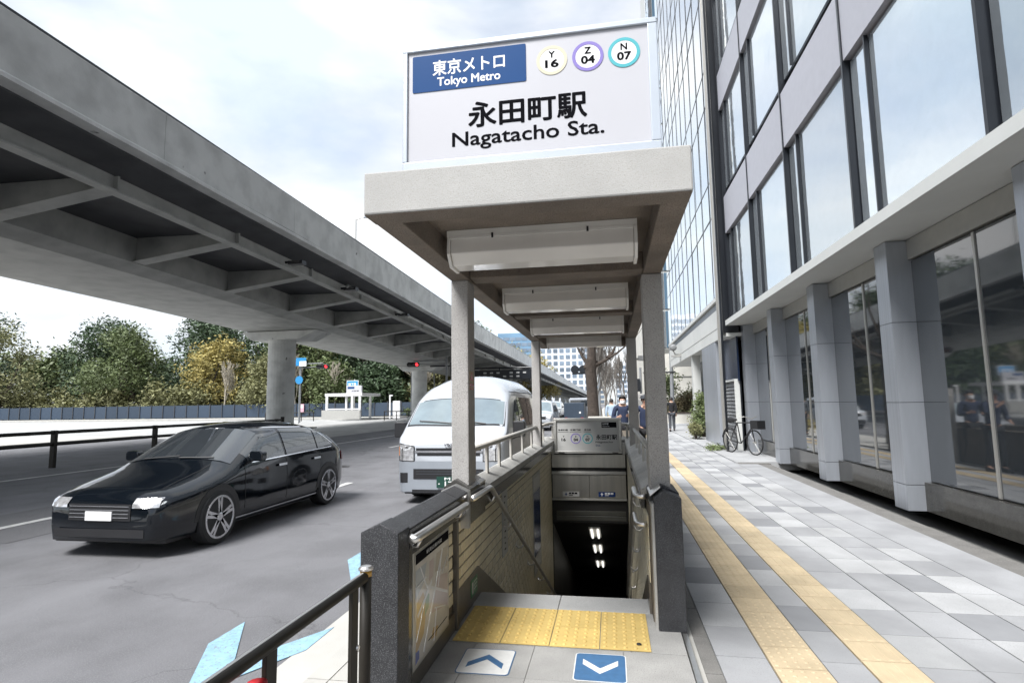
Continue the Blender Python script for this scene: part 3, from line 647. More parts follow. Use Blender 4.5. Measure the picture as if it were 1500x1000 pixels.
# steps going down
st = thing('stairway', 'stone stairs descending into the dark station', 'stairs', (-.41, 4.44, 0))
b = MB(); b.box(IX+.012, JX-.012, 0, .312, -.5, 0); me = mesh_of(b, 'step', M['step'])
for i in range(24): inst('step', me, (0, 4.44 + i*.31, -.155*(i+1)), st)
b = MB(); b.box(IX+.012, JX-.012, 4.44+24*.31, 22, -4.2, -3.72); b.build('landing', M['step'], st)
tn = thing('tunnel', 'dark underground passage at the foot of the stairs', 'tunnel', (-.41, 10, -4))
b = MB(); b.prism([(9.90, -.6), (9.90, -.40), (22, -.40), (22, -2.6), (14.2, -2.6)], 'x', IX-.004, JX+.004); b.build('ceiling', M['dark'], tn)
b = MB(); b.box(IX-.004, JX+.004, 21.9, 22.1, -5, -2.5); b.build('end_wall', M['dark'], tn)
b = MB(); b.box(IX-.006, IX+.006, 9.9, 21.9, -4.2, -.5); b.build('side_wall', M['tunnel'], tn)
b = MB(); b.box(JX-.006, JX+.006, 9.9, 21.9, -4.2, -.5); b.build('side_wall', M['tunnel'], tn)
# lit lamps on the sloping ceiling of the passage
for y, lab in ((10.45, 'small lit twin tube lamp, topmost of the three glowing in the dark stairwell'),
               (11.65, 'small lit twin tube lamp, middle one of the three glowing in the dark stairwell'),
               (13.15, 'small lit twin tube lamp, lowest of the three glowing in the dark stairwell')):
    zc = -.60 - (y-9.9)*(2.0/4.3) - .03
    zc = -.6 - (y-9.9)*(2.0/4.3)
    t = thing('stair_lamp', lab, 'lamp', (-.36, y, zc), group='lit lamps in the stairwell')
    s_ = 2.0/4.3
    for dx in (-.055, .055):
        b = MB(); b.tube([(-.36+dx, y-.26, zc+.26*s_-.035), (-.36+dx, y+.26, zc-.26*s_-.035)], .020, 10); b.build('tube', M['tube'], t)
    b = MB(); b.add([(-.46, y-.36, zc+.36*s_-.012), (-.26, y-.36, zc+.36*s_-.012), (-.26, y+.36, zc-.36*s_-.012), (-.46, y+.36, zc-.36*s_-.012),
                     (-.46, y-.36, zc+.36*s_-.002), (-.26, y-.36, zc+.36*s_-.002), (-.26, y+.36, zc-.36*s_-.002), (-.46, y+.36, zc-.36*s_-.002)],
                    [(0,3,2,1),(4,5,6,7),(0,1,5,4),(1,2,6,5),(2,3,7,6),(3,0,4,7)]); b.build('tray', M['lampframe'], t)

# back of the well: steel fascia, shutter box, direction plates
EY = 9.78
fs = thing('steel_fascia', 'brushed steel fascia panels over the dark stair opening', 'fascia', (-.42, EY, -.6))
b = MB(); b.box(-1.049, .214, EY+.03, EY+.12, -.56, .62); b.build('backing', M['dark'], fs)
b = MB(); b.box(-1.04, .20, EY, EY+.029, .345, .565); b.build('upper_panel', M['steelpanel'], fs, bevel=.004)
b = MB(); b.box(-1.045, .205, EY-.02, EY+.029, .235, .285); b.build('ledge', M['alu'], fs, bevel=.004)
b = MB(); b.box(-1.035, -.412, EY, EY+.029, -.160, .228); b.build('lower_panel', M['steelpanel'], fs, bevel=.004)
b = MB(); b.box(-.408, .20, EY, EY+.029, -.160, .228); b.build('lower_panel', M['steelpanel'], fs, bevel=.004)
b = MB(); b.box(-1.045, .205, EY-.02, EY+.029, -.195, -.165); b.build('ledge', M['alu'], fs, bevel=.003)
sh = thing('roller_shutter', 'dark rolled shutter slats under the steel fascia', 'shutter', (-.42, EY, -.55))
for i in range(4):
    z = -.205 - i*.083; b = MB(); b.box(-.98, .18, EY+.04-.006*i, EY+.10, z-.078, z); b.build('slat', M['shutter'], sh, bevel=.006)
for nm, lab, x0, x1, base, ink, wds in (('direction_plate', 'small white direction plate on the left steel panel', -.862, -.585, M['signgrey'], M['black'], '出口'),
                                  ('direction_plate', 'small blue direction plate on the right steel panel', -.262, .018, M['posterblue'], M['white'], '出口')):
    t = thing(nm, lab, 'sign', ((x0+x1)/2, EY-.005, -.09), group='direction plates in the stairwell')
    b = MB(); b.box(x0, x1, EY-.006, EY-.001, -.132, -.052); b.build('plate', base, t)
    s_ = -1 if base is M['signgrey'] else 1
    cx = x0+.055; cz = -.092
    b = MB(); b.prism([(cx-.008, cz-.026*s_), (cx+.008, cz-.026*s_), (cx+.008, cz), (cx+.026, cz), (cx, cz+.028*s_), (cx-.026, cz), (cx-.008, cz)] if s_ > 0 else
                      [(cx-.008, cz+.026), (cx-.008, cz), (cx-.026, cz), (cx, cz-.028), (cx+.026, cz), (cx+.008, cz), (cx+.008, cz+.026)], 'y', EY-.0075, EY-.0062); b.build('arrow', ink if s_ > 0 else M['posterblue'], t)
    for k, (u, w_) in enumerate(((.105, .14), (.15, .19), (.20, .245))):
        b = MB(); b.box(x0+u, x0+w_, EY-.0075, EY-.0062, cz+.0, cz+.028); b.box(x0+u+.008, x0+w_-.006, EY-.0082, EY-.0076, cz+.007, cz+.020); b.build('character', ink, t)
    b = MB(); b.box(x0+.105, x0+.17, EY-.0075, EY-.0062, cz-.022, cz-.010); b.build('caption', ink, t)

bs = thing('back_sign', 'grey lightbox sign with line circles above the stair opening', 'sign', (-.42, EY, .59))
bx0, bx1, bz0, bz1 = -.99, .15, .585, 1.178
for bx in ((bx0, bx1, bz1-.045, bz1), (bx0, bx1, bz0, bz0+.045), (bx0, bx0+.045, bz0+.0455, bz1-.0455), (bx1-.045, bx1, bz0+.0455, bz1-.0455)):
    b = MB(); b.box(bx[0], bx[1], EY-.05, EY+.08, bx[2], bx[3]); b.build('frame', M['alu'], bs, bevel=.006)
b = MB(); b.box(bx0+.045, bx1-.045, EY-.02, EY+.05, bz0+.045, bz1-.045); b.build('sign_face', M['signgrey'], bs)
for x in (-.86, .04):
    b = MB(); b.box(x-.05, x+.05, EY-.055, EY-.051, bz0+.008, bz0+.022); b.build('latch', M['plastic'], bs)
F2 = EY-.02
b = MB(); b.box(-.178, .072, F2-.003, F2-.0005, 1.016, 1.107); b.build('black_panel', M['black'], bs)
text(bs, '永田町駅', M['white'], (-.163, -.06, 1.065, 1.093), (0, F2-.003, 0), bold=.02, **XZ)
text(bs, 'Nagatacho', M['white'], (-.163, -.045, 1.028, 1.050), (0, F2-.003, 0), **XZ)
for x0, x1, wds in ((-.915, -.75, '有楽町線'), (-.71, -.53, '半蔵門線'), (-.47, -.36, '南北線')):
    text(bs, wds, M['black'], (x0, x1, .967, .996), (0, F2-.0005, 0), bold=.02, **XZ)
    b = MB(); b.box(x0-.01, x1+.01, F2-.002, F2-.0005, .945, .950); b.build('rule', M['black'], bs)
for cx, k, a, n in ((-.826, None, 'Y', '16'), (-.618, 'ring_violet', 'Z', '04'), (-.418, 'ring_teal', 'N', '07')):
    cz = .836
    if k:
        b = MB(); ring(b, cx, cz, F2-.0005, .088, .073, 28); b.build('line_ring', M['ring_teal'] if k == 'ring_teal' else M['ring_violet'], bs)
    text(bs, a, M['black'], (cx-.014, cx+.014, cz+.018, cz+.048), (0, F2-.0005, 0), bold=.03, **XZ)
    text(bs, n, M['black'], (cx-.037, cx+.037, cz-.045, cz+.006), (0, F2-.0005, 0), bold=.04, **XZ)
text(bs, '永田町駅', M['black'], (-.275, .078, .815, .900), (0, F2-.0005, 0), bold=.022, **XZ)
text(bs, 'Nagatacho', M['black'], (-.285, .005, .752, .790), (0, F2-.0005, 0), bold=.01, **XZ)
text(bs, 'Sta.', M['posterblue'], (-.285, -.20, .706, .736), (0, F2-.0005, 0), bold=.01, **XZ)
for x0, x1 in ((-1.045, -.995), (.155, .205)):
    b = MB(); b.box(x0, x1, EY-.01, EY+.06, .57, .76); b.build('side_bracket', M['alu'], bs)

# map poster, other wall posters
mp_ = thing('area_map', 'area map poster in a steel frame under the near handrail', 'poster', (IX+.02, 3.2, .1))
MX = IX+.014
b = MB(); b.box(IX+.003, MX, 2.885, 3.53, .095, .685); b.build('frame', M['alu'], mp_, bevel=.003)
M['map_beige'] = mat('map_beige', (0.68, 0.64, 0.57), 0.12, var=0.1, scale=9, coat=0.6)
mc = {'map_pink': (.62, .52, .48), 'map_orange': (.62, .45, .25), 'map_green': (.36, .48, .36), 'map_blue': (.22, .25, .50), 'map_grey': (.50, .53, .54), 'map_line': (.80, .80, .80), 'map_tan': (.56, .51, .43)}
for k, c in mc.items(): M[k] = mat(k, c, 0.12, var=0.06, scale=12, coat=0.6)
b = MB(); b.box(MX, MX+.002, 2.91, 3.508, .12, .668); b.build('map_sheet', M['map_beige'], mp_)
def mpoly(name, pts, m, dz): b = MB(); b.prism(pts, 'x', MX+.002, MX+.002+dz); return b.build(name, m, mp_)
def P_(u, v): return (2.915+u*.588, .122+v*.54)
for nm, k, pts, d in (('district', 'map_orange', [(.0, .08), (.22, .2), (.3, .45), (.2, .6), (.03, .55)], .0004), ('district', 'map_green', [(.24, .35), (.36, .4), (.38, .52), (.28, .58)], .0008),
                 ('district', 'map_grey', [(.0, .6), (.22, .68), (.3, .86), (.0, .86)], .0004), ('district', 'map_pink', [(.45, .3), (.98, .2), (.98, .55), (.6, .62)], .0004),
                 ('district', 'map_tan', [(.55, .68), (.98, .62), (.98, .85), (.6, .86)], .0004), ('district', 'map_blue', [(.0, .0), (.1, .02), (.09, .1), (.0, .11)], .0008),
                 ('district', 'map_orange', [(.42, .05), (.6, .02), (.66, .1), (.5, .14)], .0004), ('district', 'map_pink', [(.36, .64), (.5, .66), (.52, .84), (.38, .84)], .0004)):
    mpoly(nm, [P_(*p) for p in pts], M[k], d)
def road_(p, q, w, dz=.0012):
    a, c = Vector(P_(*p)), Vector(P_(*q)); n_ = (c-a).normalized(); n_ = Vector((-n_.y, n_.x))*w
    mpoly('street', [tuple(a-n_), tuple(c-n_), tuple(c+n_), tuple(a+n_)], M['map_line'], dz)
for i, (p, q, w) in enumerate((((.22, .02), (.80, .86), .010), ((.30, .62), (.98, .34), .008), ((.05, .42), (.45, .62), .010), ((.02, .20), (.34, .62), .004), ((.66, .5), (.78, .84), .004),
                ((.12, .86), (.3, .62), .004), ((.55, .32), (.9, .22), .004), ((.78, .6), (.98, .74), .003), ((.52, .0), (.6, .3), .003), ((.0, .7), (.28, .72), .003))):
    road_(p, q, w, .0012+.0002*i)
b = MB(); b.box(MX+.002, MX+.0045, 2.912, 3.506, .618, .667); b.build('header_bar', M['black'], mp_)
text(mp_, '駅周辺案内図', M['white'], (3.08, 3.36, .632, .653), (MX+.0045, 0, 0), **YZ)
b = MB(); b.box(MX+.002, MX+.0035, 3.12, 3.48, .160, .164); b.build('scale_bar', M['black'], mp_)
def wall_poster(name, label, y0, y1, z0, z1, parts):
    t = thing(name, label, 'poster', (IX+.01, (y0+y1)/2, z0))
    b = MB(); b.box(IX+.003, IX+.010, y0, y1, z0, z1); b.build('board', parts[0], t)
    for nm, m_, a in parts[1]: 
        b = MB(); b.box(IX+.010, IX+.0115, y0+a[0]*(y1-y0), y0+a[1]*(y1-y0), z0+a[2]*(z1-z0), z0+a[3]*(z1-z0)); b.build(nm, m_, t)
wall_poster('tall_poster', 'tall dark blue poster with white ends on the left stair wall', 7.42, 8.14, -.78, .50, (M['alu'], (('blue_field', M['posterblue'], (.06, .94, .18, .82)), ('white_field', M['signgrey'], (.06, .94, .84, .96)), ('white_field', M['signgrey'], (.06, .94, .03, .16)))))
wall_poster('notice_strip', 'narrow pale notice strip below the coping of the left stair wall', 5.32, 5.58, .02, .62, (M['signgrey'], tuple(('printed_line', M['black'], (.35+.05*(i % 2), .62-.06*(i % 3), .08+.09*i, .10+.09*i)) for i in range(10) if i not in (4,))))
t = thing('exit_sign', 'small green emergency sign low on the left wall by the top step', 'sign', (IX+.012, 4.2, .13))
b = MB(); b.box(IX+.010, IX+.014, 4.10, 4.29, .06, .18); b.build('plate', M['green_sign'], t)
b = MB()
for a, c, z0, z1 in ((4.12, 4.16, .08, .16), (4.135, 4.145, .09, .15), (4.18, 4.27, .15, .158), (4.18, 4.27, .125, .133), (4.18, 4.27, .10, .108), (4.20, 4.208, .08, .158)): b.box(IX+.014, IX+.0152, a, c, z0, z1)
b.build('pictogram', M['whitepaint'], t)
t = thing('warning_sticker', 'small weathered red and yellow sticker on the front left column', 'sticker', (-1.015, 4.07, 1.62))
b = MB(); b.box(-1.0158, -1.0145, 4.00, 4.13, 1.55, 1.69); b.build('sheet', mat('sticker_tan', (.40, .30, .20), .6), t)
b = MB(); b.box(-1.0144, -1.0138, 4.005, 4.125, 1.575, 1.597); b.box(-1.0144, -1.0138, 4.005, 4.125, 1.555, 1.565); b.build('red_text_band', M['redlens'], t)
b = MB(); b.prism([(4.02, 1.62), (4.11, 1.62), (4.065, 1.685)], 'x', -1.0144, -1.0138); b.build('triangle', M['redlens'], t)

# ---- handrails
def handrail(label, pts, r, brackets, wallx, group='steel handrails of the stairs', m='steel'):
    t = thing('handrail', label, 'handrail', pts[0], group=group)
    b = MB(); b.tube(pts, r, 14); b.build('rail', M[m], t, smooth=True)
    for p in brackets:
        b = MB(); p = Vector(p); w = Vector((wallx, p.y, p.z-.03))
        b.tube([p+Vector((0, 0, -r*.8)), p+Vector(((wallx-p.x)*.25, 0, -.055)), p+Vector(((wallx-p.x)*.7, 0, -.06)), w], .009, 8); b.build('bracket', M['steel'], t, smooth=True)
        b = MB(); b.lathe([(.028, -.004), (.028, .004)], (wallx, p.y, p.z-.03), axis='x', n=16); b.build('wall_plate', M['steel'], t)
RX = -.965
handrail('short level steel handrail above the area map poster', [(IX+.01, 2.735, .800), (RX-.02, 2.715, .800), (RX-.004, 2.70, .800), (RX, 2.735, .800), (RX, 3.70, .786)], .0225, [(RX, 2.80, .799), (RX, 3.60, .787)], IX)
pts = [(RX, 3.87, .80), (RX, 4.44, .792), (RX, 4.50, .775), (RX, 9.3, -1.60)]
def hz(y): return .775 - (y-4.5)*(2.375/4.8)
handrail('long steel handrail running down the left stair wall', pts, .021, [(RX, y, hz(y)) for y in (4.62, 5.35, 6.1, 6.9, 7.8, 8.8)], IX)
RR = .150
for zz, lab in ((.775, 'upper steel handrail on the right stair wall'), (.58, 'lower steel handrail on the right stair wall')):
    handrail(lab, [(JX, 4.23, zz), (JX-.03, 4.22, zz), (RR+.01, 4.24, zz), (RR, 4.30, zz), (RR, 4.62, zz-.005), (RR, 4.70, zz-.03), (RR, 9.3, zz-.03-4.6*.495)], .019,
             [(RR, y, zz-.03-(y-4.7)*.495) for y in (4.9, 5.6, 6.4, 7.4, 8.5)], JX)
# parapet railings on the walls
def railing(label, x, ys, y0, y1, z, group='painted railings on the stair walls'):
    t = thing('parapet_railing', label, 'railing', (x, y0, .86), group=group)
    b = MB(); b.tube([(x, y0, z), (x, y1, z)], .026, 14); b.build('top_rail', M['railpaint'], t, smooth=True)
    for y in ys:
        b = MB(); b.box(x-.011, x+.011, y-.028, y+.028, .84, z-.018); b.build('post', M['railpaint'], t, bevel=.003)
railing('painted railing on the left coping between the two left columns', -1.09, (4.42, 4.9, 5.45, 6.1, 6.9, 7.7), 4.19, 8.19, 1.095)
railing('painted railing on the right coping between the two right columns', .30, (4.6, 5.2, 5.9, 6.7, 7.5), 4.29, 8.19, 1.06)
t = thing('parapet_railing', 'painted railing curving round behind the back sign', 'railing', (-.4, 10.0, .86), group='painted railings on the stair walls')
b = MB(); b.tube([(-1.09, 8.40, 1.095), (-1.09, 9.75, 1.09), (-1.06, 9.93, 1.09), (-.95, 10.02, 1.09), (.14, 10.02, 1.07), (.27, 9.93, 1.06), (.30, 9.75, 1.06), (.30, 8.40, 1.06)], .026, 12); b.build('top_rail', M['railpaint'], t, smooth=True)
for x, y in ((-1.09, 9.0), (-1.03, 9.96), (.25, 9.96), (.30, 9.0), (-.4, 10.02)):
    b = MB(); b.box(x-.02, x+.02, y-.02, y+.02, .82, 1.05); b.build('post', M['railpaint'], t, bevel=.003)
bw = thing('rear_parapet', 'low stone parapet closing the far end of the stairwell', 'wall', (-.4, 10.1, 0))
b = MB(); b.box(-1.183, .418, 9.935, 10.15, -.25, .74); b.build('wall', M['capstone'], bw)
b = MB(); b.prism([(9.92, .745), (9.92, .80), (10.05, .85), (10.18, .80), (10.18, .745)], 'x', -1.19, .425); b.build('coping_stone', M['capstone'], bw, bevel=.004)
# security camera and cabinet by the far right column
t = thing('security_camera', 'small white security camera on the far right canopy column', 'camera', (.38, 8.1, 2.0))
b = MB(); b.tube([(.376, 8.25, 2.05), (.42, 8.15, 2.05)], .014, 8); b.build('arm', M['alu'], t)
b = MB(); b.box(.39, .55, 8.05, 8.13, 2.015, 2.085); b.build('housing', M['white'], t, bevel=.01)
b = MB(); b.lathe([(.03, 0), (.03, .04), (.024, .045)], (.55, 8.09, 2.05), axis='x', n=14); b.build('lens', M['black'], t)
t = thing('utility_cabinet', 'plain grey cabinet standing behind the far right column', 'cabinet', (.65, 14.6, -.04))
b = MB(); b.box(.47, .82, 14.5, 14.8, .0, 1.64); b.build('body', M['column'], t, bevel=.01)
b = MB(); b.box(.46, .83, 14.49, 14.81, -.04, .0); b.build('plinth', M['concrete'], t)
b = MB(); b.box(.50, .79, 14.494, 14.5, .1, 1.5); b.build('door', M['alu'], t, bevel=.004)

# guard rail beside the kerb
gr = thing('guard_rail', 'dark bronze guard rail with gold banded end post beside the road', 'guard rail', (-1.03, 1.5, 0))
gx = -1.03
b = MB(); b.tube([(gx, -4.0, .745), (gx, 2.27, .745)], .022, 12); b.build('top_rail', M['gal'], gr, smooth=True)
b = MB(); b.box(gx-.006, gx+.006, -4, 2.26, .755, .768); b.build('rail_cap', M['steel'], gr, bevel=.002)
for i, y in enumerate((2.29, .9, -.5, -1.9, -3.3)):
    b = MB(); b.tube([(gx, y, -.04), (gx, y, .745)], .024, 14); b.build('post', M['gal'], gr, smooth=True)
    b = MB(); b.tube([(gx, y, .745), (gx, y, .772)], .0245, 14); b.build('reflective_band', M['gold'] if i == 0 else M['red'], gr, smooth=True)
    b = MB(); b.lathe([(.031, .772), (.031, .779), (.022, .786), (.004, .788)], (gx, y, 0), n=16); b.build('post_cap', M['steel'], gr, smooth=False)
for y in (2.18, 1.62, 1.04):
    b = MB(); b.box(gx-.008, gx+.008, y-.028, y+.028, -.02, .73); b.build('flat_bar', M['gal'], gr, bevel=.002)
    for z in (.2, .5):
        b = MB(); b.lathe([(.010, 0), (.008, .008)], (gx+.008, y+.02, z), axis='x', n=8); b.build('bolt', M['steel'], gr)
b = MB(); b.tube([(gx, 1.56, -.04), (gx, 1.56, .66)], .026, 12); b.build('inner_post', M['gal'], gr, smooth=True)
b = MB(); b.tube([(gx, 1.56, .60), (gx, 1.56, .665)], .028, 12); b.build('red_reflector', M['red'], gr, smooth=True)

# ================================================================== RIGHT: GLASS OFFICE BUILDING
FX = 3.4
ob = thing('office_building', 'tall glass office building with dark corner pier and pale stone base on the right', 'building', (8, 18, 0))
b = MB(); b.box(FX+.35, 16, 18.0, 33.0, 4.75, 60); b.box(4.6, 16, 17.3, 31.5, -.05, 4.7); b.build('core', M['facdark'], ob)
zs = [4.70]; 
k = 0
while zs[-1] < 52: zs.append(zs[-1] + (2.62 if k % 2 == 0 else 1.2)); k += 1
ysb = [18.15] + [18.15+.72+1.43*i for i in range(0, 11)]
ysb = [y for y in ysb if y < 33.3]; ysb[-1] = 33.2
gcache = {}
for i in range(len(zs)-1):
    for j in range(len(ysb)-1):
        dy, dz = ysb[j+1]-ysb[j]-.045, zs[i+1]-zs[i]-.05
        key = (round(dy, 3), round(dz, 3))
        if key not in gcache:
            b = MB(); b.box(0, .03, -dy/2, dy/2, -dz/2, dz/2); gcache[key] = mesh_of(b, 'glass_pane', M['facglass'])
        o = inst('glass_pane', gcache[key], (FX + .002*((i*7+j*3) % 3), (ysb[j]+ysb[j+1])/2, (zs[i]+zs[i+1])/2), ob)
        o.rotation_euler = ((rnd.random()-.5)*.004, (rnd.random()-.5)*.010, (rnd.random()-.5)*.012)
b = MB(); b.box(FX+.02, FX+.34, 18.12, 33.22, 4.70, 52); b.build('mullion_grid', M['facdark'], ob)
for j in range(1, len(ysb)-1):
    b = MB(); b.box(FX-.016, FX-.004, ysb[j]-.012, ysb[j]+.012, 4.70, 52); b.build('mullion', M['facdark'], ob)
for i in range(1, len(zs)-1):
    b = MB(); b.box(FX-.010, FX-.0035, 18.12, 33.2, zs[i]-.018, zs[i]+.020); b.build('transom', M['facdark'], ob)
# ledge, slot, stone fascia, soffit
b = MB(); b.box(FX-.06, FX+.3, 18.1, 33.3, 4.54, 4.67); b.build('sill_band', M['facwhite'], ob, bevel=.01)
b = MB(); b.box(FX+.015, FX+.5, 18.1, 33.3, 4.30, 4.538); b.build('slot_shade_strip', M['facdark'], ob)  # almost flush dark strip, its colour stands in for shadow below the sill
for i, y in enumerate(np.arange(18.1, 33.0, 1.9)):
    b = MB(); b.box(FX, FX+.4, y+.006, min(y+1.9, 33.3)-.006, 3.72, 4.298); b.build('fascia_panel', M['facwhite'], ob)
    b = MB(); b.box(FX+.01, FX+.4, y+.006, min(y+1.9, 33.3)-.006, 3.36, 3.708); b.build('fascia_panel', M['facwhite'], ob)
b = MB(); b.box(FX+.402, 5.2, 18.1, 33.3, 3.37, 3.45); b.build('soffit', M['facwhite'], ob)
# corner pier and vertical rails
b = MB(); b.box(FX-.10, FX+.34, 17.20, 18.08, 3.40, 54); b.build('corner_pier', M['facdark'], ob)
for x, y in ((FX-.16, 17.12), (FX-.13, 17.42), (FX-.13, 17.74)):
    b = MB(); b.box(x-.03, x+.03, y-.03, y+.03, .0, 54); b.build('pier_rail', M['alu'] if y != 17.12 else M['facdark'], ob)
b = MB(); b.box(FX-.02, FX+.5, 17.2, 18.08, 3.30, 3.398); b.build('pier_foot', M['facwhite'], ob)
# ground floor: cladding panels, recesses, shutter bay
for i, y in enumerate(np.arange(19.25, 22.0, .56)):
    b = MB(); b.box(FX+.02, FX+.2, y+.004, y+.556, .0, 3.355); b.build('cladding_panel', M['bluemetal'], ob)
b = MB(); b.box(FX+.205, 4.6, 19.25, 22.0, .0, 3.36); b.build('pier_core', M['facdark'], ob)
b = MB(); b.box(4.5, 4.59, 22.0, 31.4, .0, 3.36); b.build('recess_wall', M['navy'], ob)
b = MB(); b.box(FX+.25, FX+.3, 17.25, 19.24, 2.0, 3.36); b.build('recess_panel', M['navy'], ob)
b = MB(); b.box(FX+.30, FX+.34, 17.3, 19.24, .0, 1.99); b.build('shutter_backing', M['facdark'], ob)
for i in range(18):
    b = MB(); z = .03+i*.108; b.add([(FX+.30, 17.42, z), (FX+.30, 19.12, z), (FX+.30, 19.12, z+.1), (FX+.30, 17.42, z+.1), (FX+.22, 17.42, z), (FX+.22, 19.12, z), (FX+.27, 19.12, z+.1), (FX+.27, 17.42, z+.1)],
        [(0,3,2,1),(4,5,6,7),(0,1,5,4),(1,2,6,5),(2,3,7,6),(3,0,4,7)]); b.build('louvre_slat', M['louvre'], ob)
for bx in ((17.34, 17.41, 0, 2.06), (19.13, 19.22, 0, 2.06)):
    b = MB(); b.box(FX+.16, FX+.30, bx[0], bx[1], bx[2], bx[3]); b.build('shutter_frame', M['facwhite'], ob)
b = MB(); b.box(FX+.16, FX+.30, 17.42, 19.12, 2.0, 2.06); b.build('shutter_frame', M['facwhite'], ob)
b = MB(); b.box(FX+.1, FX+.42, 25.2, 25.6, .0, 3.355); b.build('glass_fin', M['facwhite'], ob)
# near block of the same building: windows and spandrels
nb = thing('near_block', 'near office block with lavender spandrels and tall windows right of the dark corner pier', 'building', (9, 5, 0))
b = MB(); b.box(FX+.30, 16, -14, 17.10, 3.75, 54); b.box(FX+.95, 16, -14, 17.10, -.05, 3.6); b.build('core', M['facdark'], nb)
bay = 2.86
zlev = [(3.86+3.8*i, 6.30+3.8*i, 7.40+3.8*i) for i in range(-0, 12)]
for j in range(10):
    y1 = 17.0 - j*bay; y0 = y1 - bay + .05
    for (z0, z1, z2) in zlev[:(12 if j < 7 else 7)]:
        b = MB(); b.box(FX+.16, FX+.20, y0+.03, y1-.62, z0+.03, z1-.03); b.build('window_glass', M['facglass_near'], nb)
        b = MB(); b.box(FX+.16, FX+.20, y1-.58, y1-.03, z0+.03, z1-.03); b.build('window_glass', M['facglass_near'], nb)
        b = MB(); b.box(FX+.10, FX+.155, y1-.615, y1-.585, z0, z1); b.build('window_bar', M['facdark'], nb)
        b = MB(); b.box(FX+.08, FX+.29, y0+.006, y1-.006, z1+.02, z2+.02); b.build('spandrel_panel', M['spandrel'], nb)
    b = MB(); b.box(FX+.06, FX+.29, y1-.002, y1+.045, 3.8, 49); b.build('pier', M['facdark'], nb)
b = MB(); b.box(FX-.05, FX+.95, -14, 17.10, 3.60, 3.748); b.build('ledge', M['facwhite'], nb)
for j in range(10):
    y1 = 17.0 - j*bay; y0 = y1 - bay + .05
    b = MB(); b.box(FX+.70, FX+.74, y0+.05, y1-.05, .35, 3.3); b.build('shop_window', M['glass_d'], nb)
    b = MB(); b.box(FX+.62, FX+.94, y0+.0, y1-.0, -.03, .34); b.build('stall_riser', M['granite_pol'], nb)
    b = MB(); b.box(FX+.42, FX+.94, y1-.03, y1+.29, -.03, 3.59); b.build('pier_core', M['facdark'], nb)
    for z0, z1 in ((-.03, .30), (.308, 1.38), (1.388, 2.46), (2.468, 3.588)):
        b = MB(); b.box(FX+.40, FX+.95, y1-.045, y1+.305, z0, z1); b.build('clad_panel', M['bluemetal'], nb)
    b = MB(); b.box(FX+.715, FX+.735, (y0+y1)/2-.02, (y0+y1)/2+.02, .35, 3.3); b.build('shopfront_mullion', M['alu'], nb).location.x -= .03
    b = MB(); b.box(FX+.66, FX+.94, y0, y1-.05, 3.32, 3.59); b.build('transom', M['alu'], nb)
t = thing('wall_lamp', 'dark round floodlight fixed to the pale stone fascia', 'lamp', (FX-.2, 29, 4.1))
b = MB(); b.lathe([(.07, -.15), (.15, -.12), (.17, -.02), (.14, .04), (.06, .07)], (FX-.35, 28.2, 4.02), axis='y', n=18); b.build('lamp_head', M['louvre'], t, smooth=True)
b = MB(); b.tube([(FX-.35, 28.2, 3.85), (FX-.25, 28.4, 3.70), (FX+.01, 28.4, 3.70)], .035, 8); b.box(FX-.42, FX-.0, 28.2, 28.55, 3.58, 3.64); b.build('bracket', M['alu'], t)
# bicycle behind the shutter corner
def bicycle():
    t = thing('bicycle', 'black bicycle parked against the grey shutter', 'bicycle', (3.05, 16.9, PZ+.03))
    R = .33; z0 = PZ+.03+R
    def wheel(y):
        b = MB(); pts = [(3.05, y+R*.96*math.cos(a), z0+R*.96*math.sin(a)) for a in np.linspace(0, 2*PI, 33)]
        b.tube(pts, .018, 8, cap=False); w = b.build('tyre', M['tyre'], t, smooth=True)
        b = MB()
        for k in range(14):
            a = 2*PI*k/14; b.tube([(3.05+.02*(-1)**k, y, z0), (3.05, y+R*.93*math.cos(a), z0+R*.93*math.sin(a))], .0022, 4)
        b.lathe([(.02, -.05), (.02, .05)], (3.05, y, z0), axis='x', n=10); b.build('spokes', M['alu'], t)
    wheel(16.9); wheel(15.85)
    b = MB(); S = (3.05, 16.55, z0+.50); B = (3.05, 16.42, z0-.05); H = (3.05, 15.98, z0+.52); F = (3.05, 15.92, z0+.40)
    for p, q in ((S, B), (B, F), (S, H), (B, (3.05, 16.9, z0)), (S, (3.05, 16.9, z0)), (H, (3.05, 15.85, z0))): b.tube([p, q], .016, 8)
    b.build('frame', M['plastic'], t)
    b = MB(); b.tube([(3.05, 16.86, z0+.57), (3.05, 16.58, z0+.575)], [.09, .035], 10); b.build('saddle', M['plastic'], t)
    b = MB(); b.tube([(3.05, 16.56, z0+.5), (3.05, 16.60, z0+.57)], .014, 8); b.build('seat_post', M['alu'], t)
    b = MB(); b.tube([(2.78, 16.10, z0+.66), (2.86, 15.98, z0+.68), (3.05, 15.95, z0+.62), (3.24, 15.98, z0+.68), (3.32, 16.10, z0+.66)], .012, 8); b.build('handlebar', M['alu'], t)
    b = MB(); b.box(2.93, 3.17, 15.55, 15.84, z0+.36, z0+.58); b.build('basket', M['plastic'], t)
    b = MB(); pts = [(3.05, 16.9+(R+.03)*math.cos(a), z0+(R+.03)*math.sin(a)) for a in np.linspace(.2, 2.5, 14)]; b.tube(pts, .016, 6); b.build('mudguard', M['plastic'], t)
    t.rotation_euler[2] = math.radians(24); t.location.x += .22
bicycle()

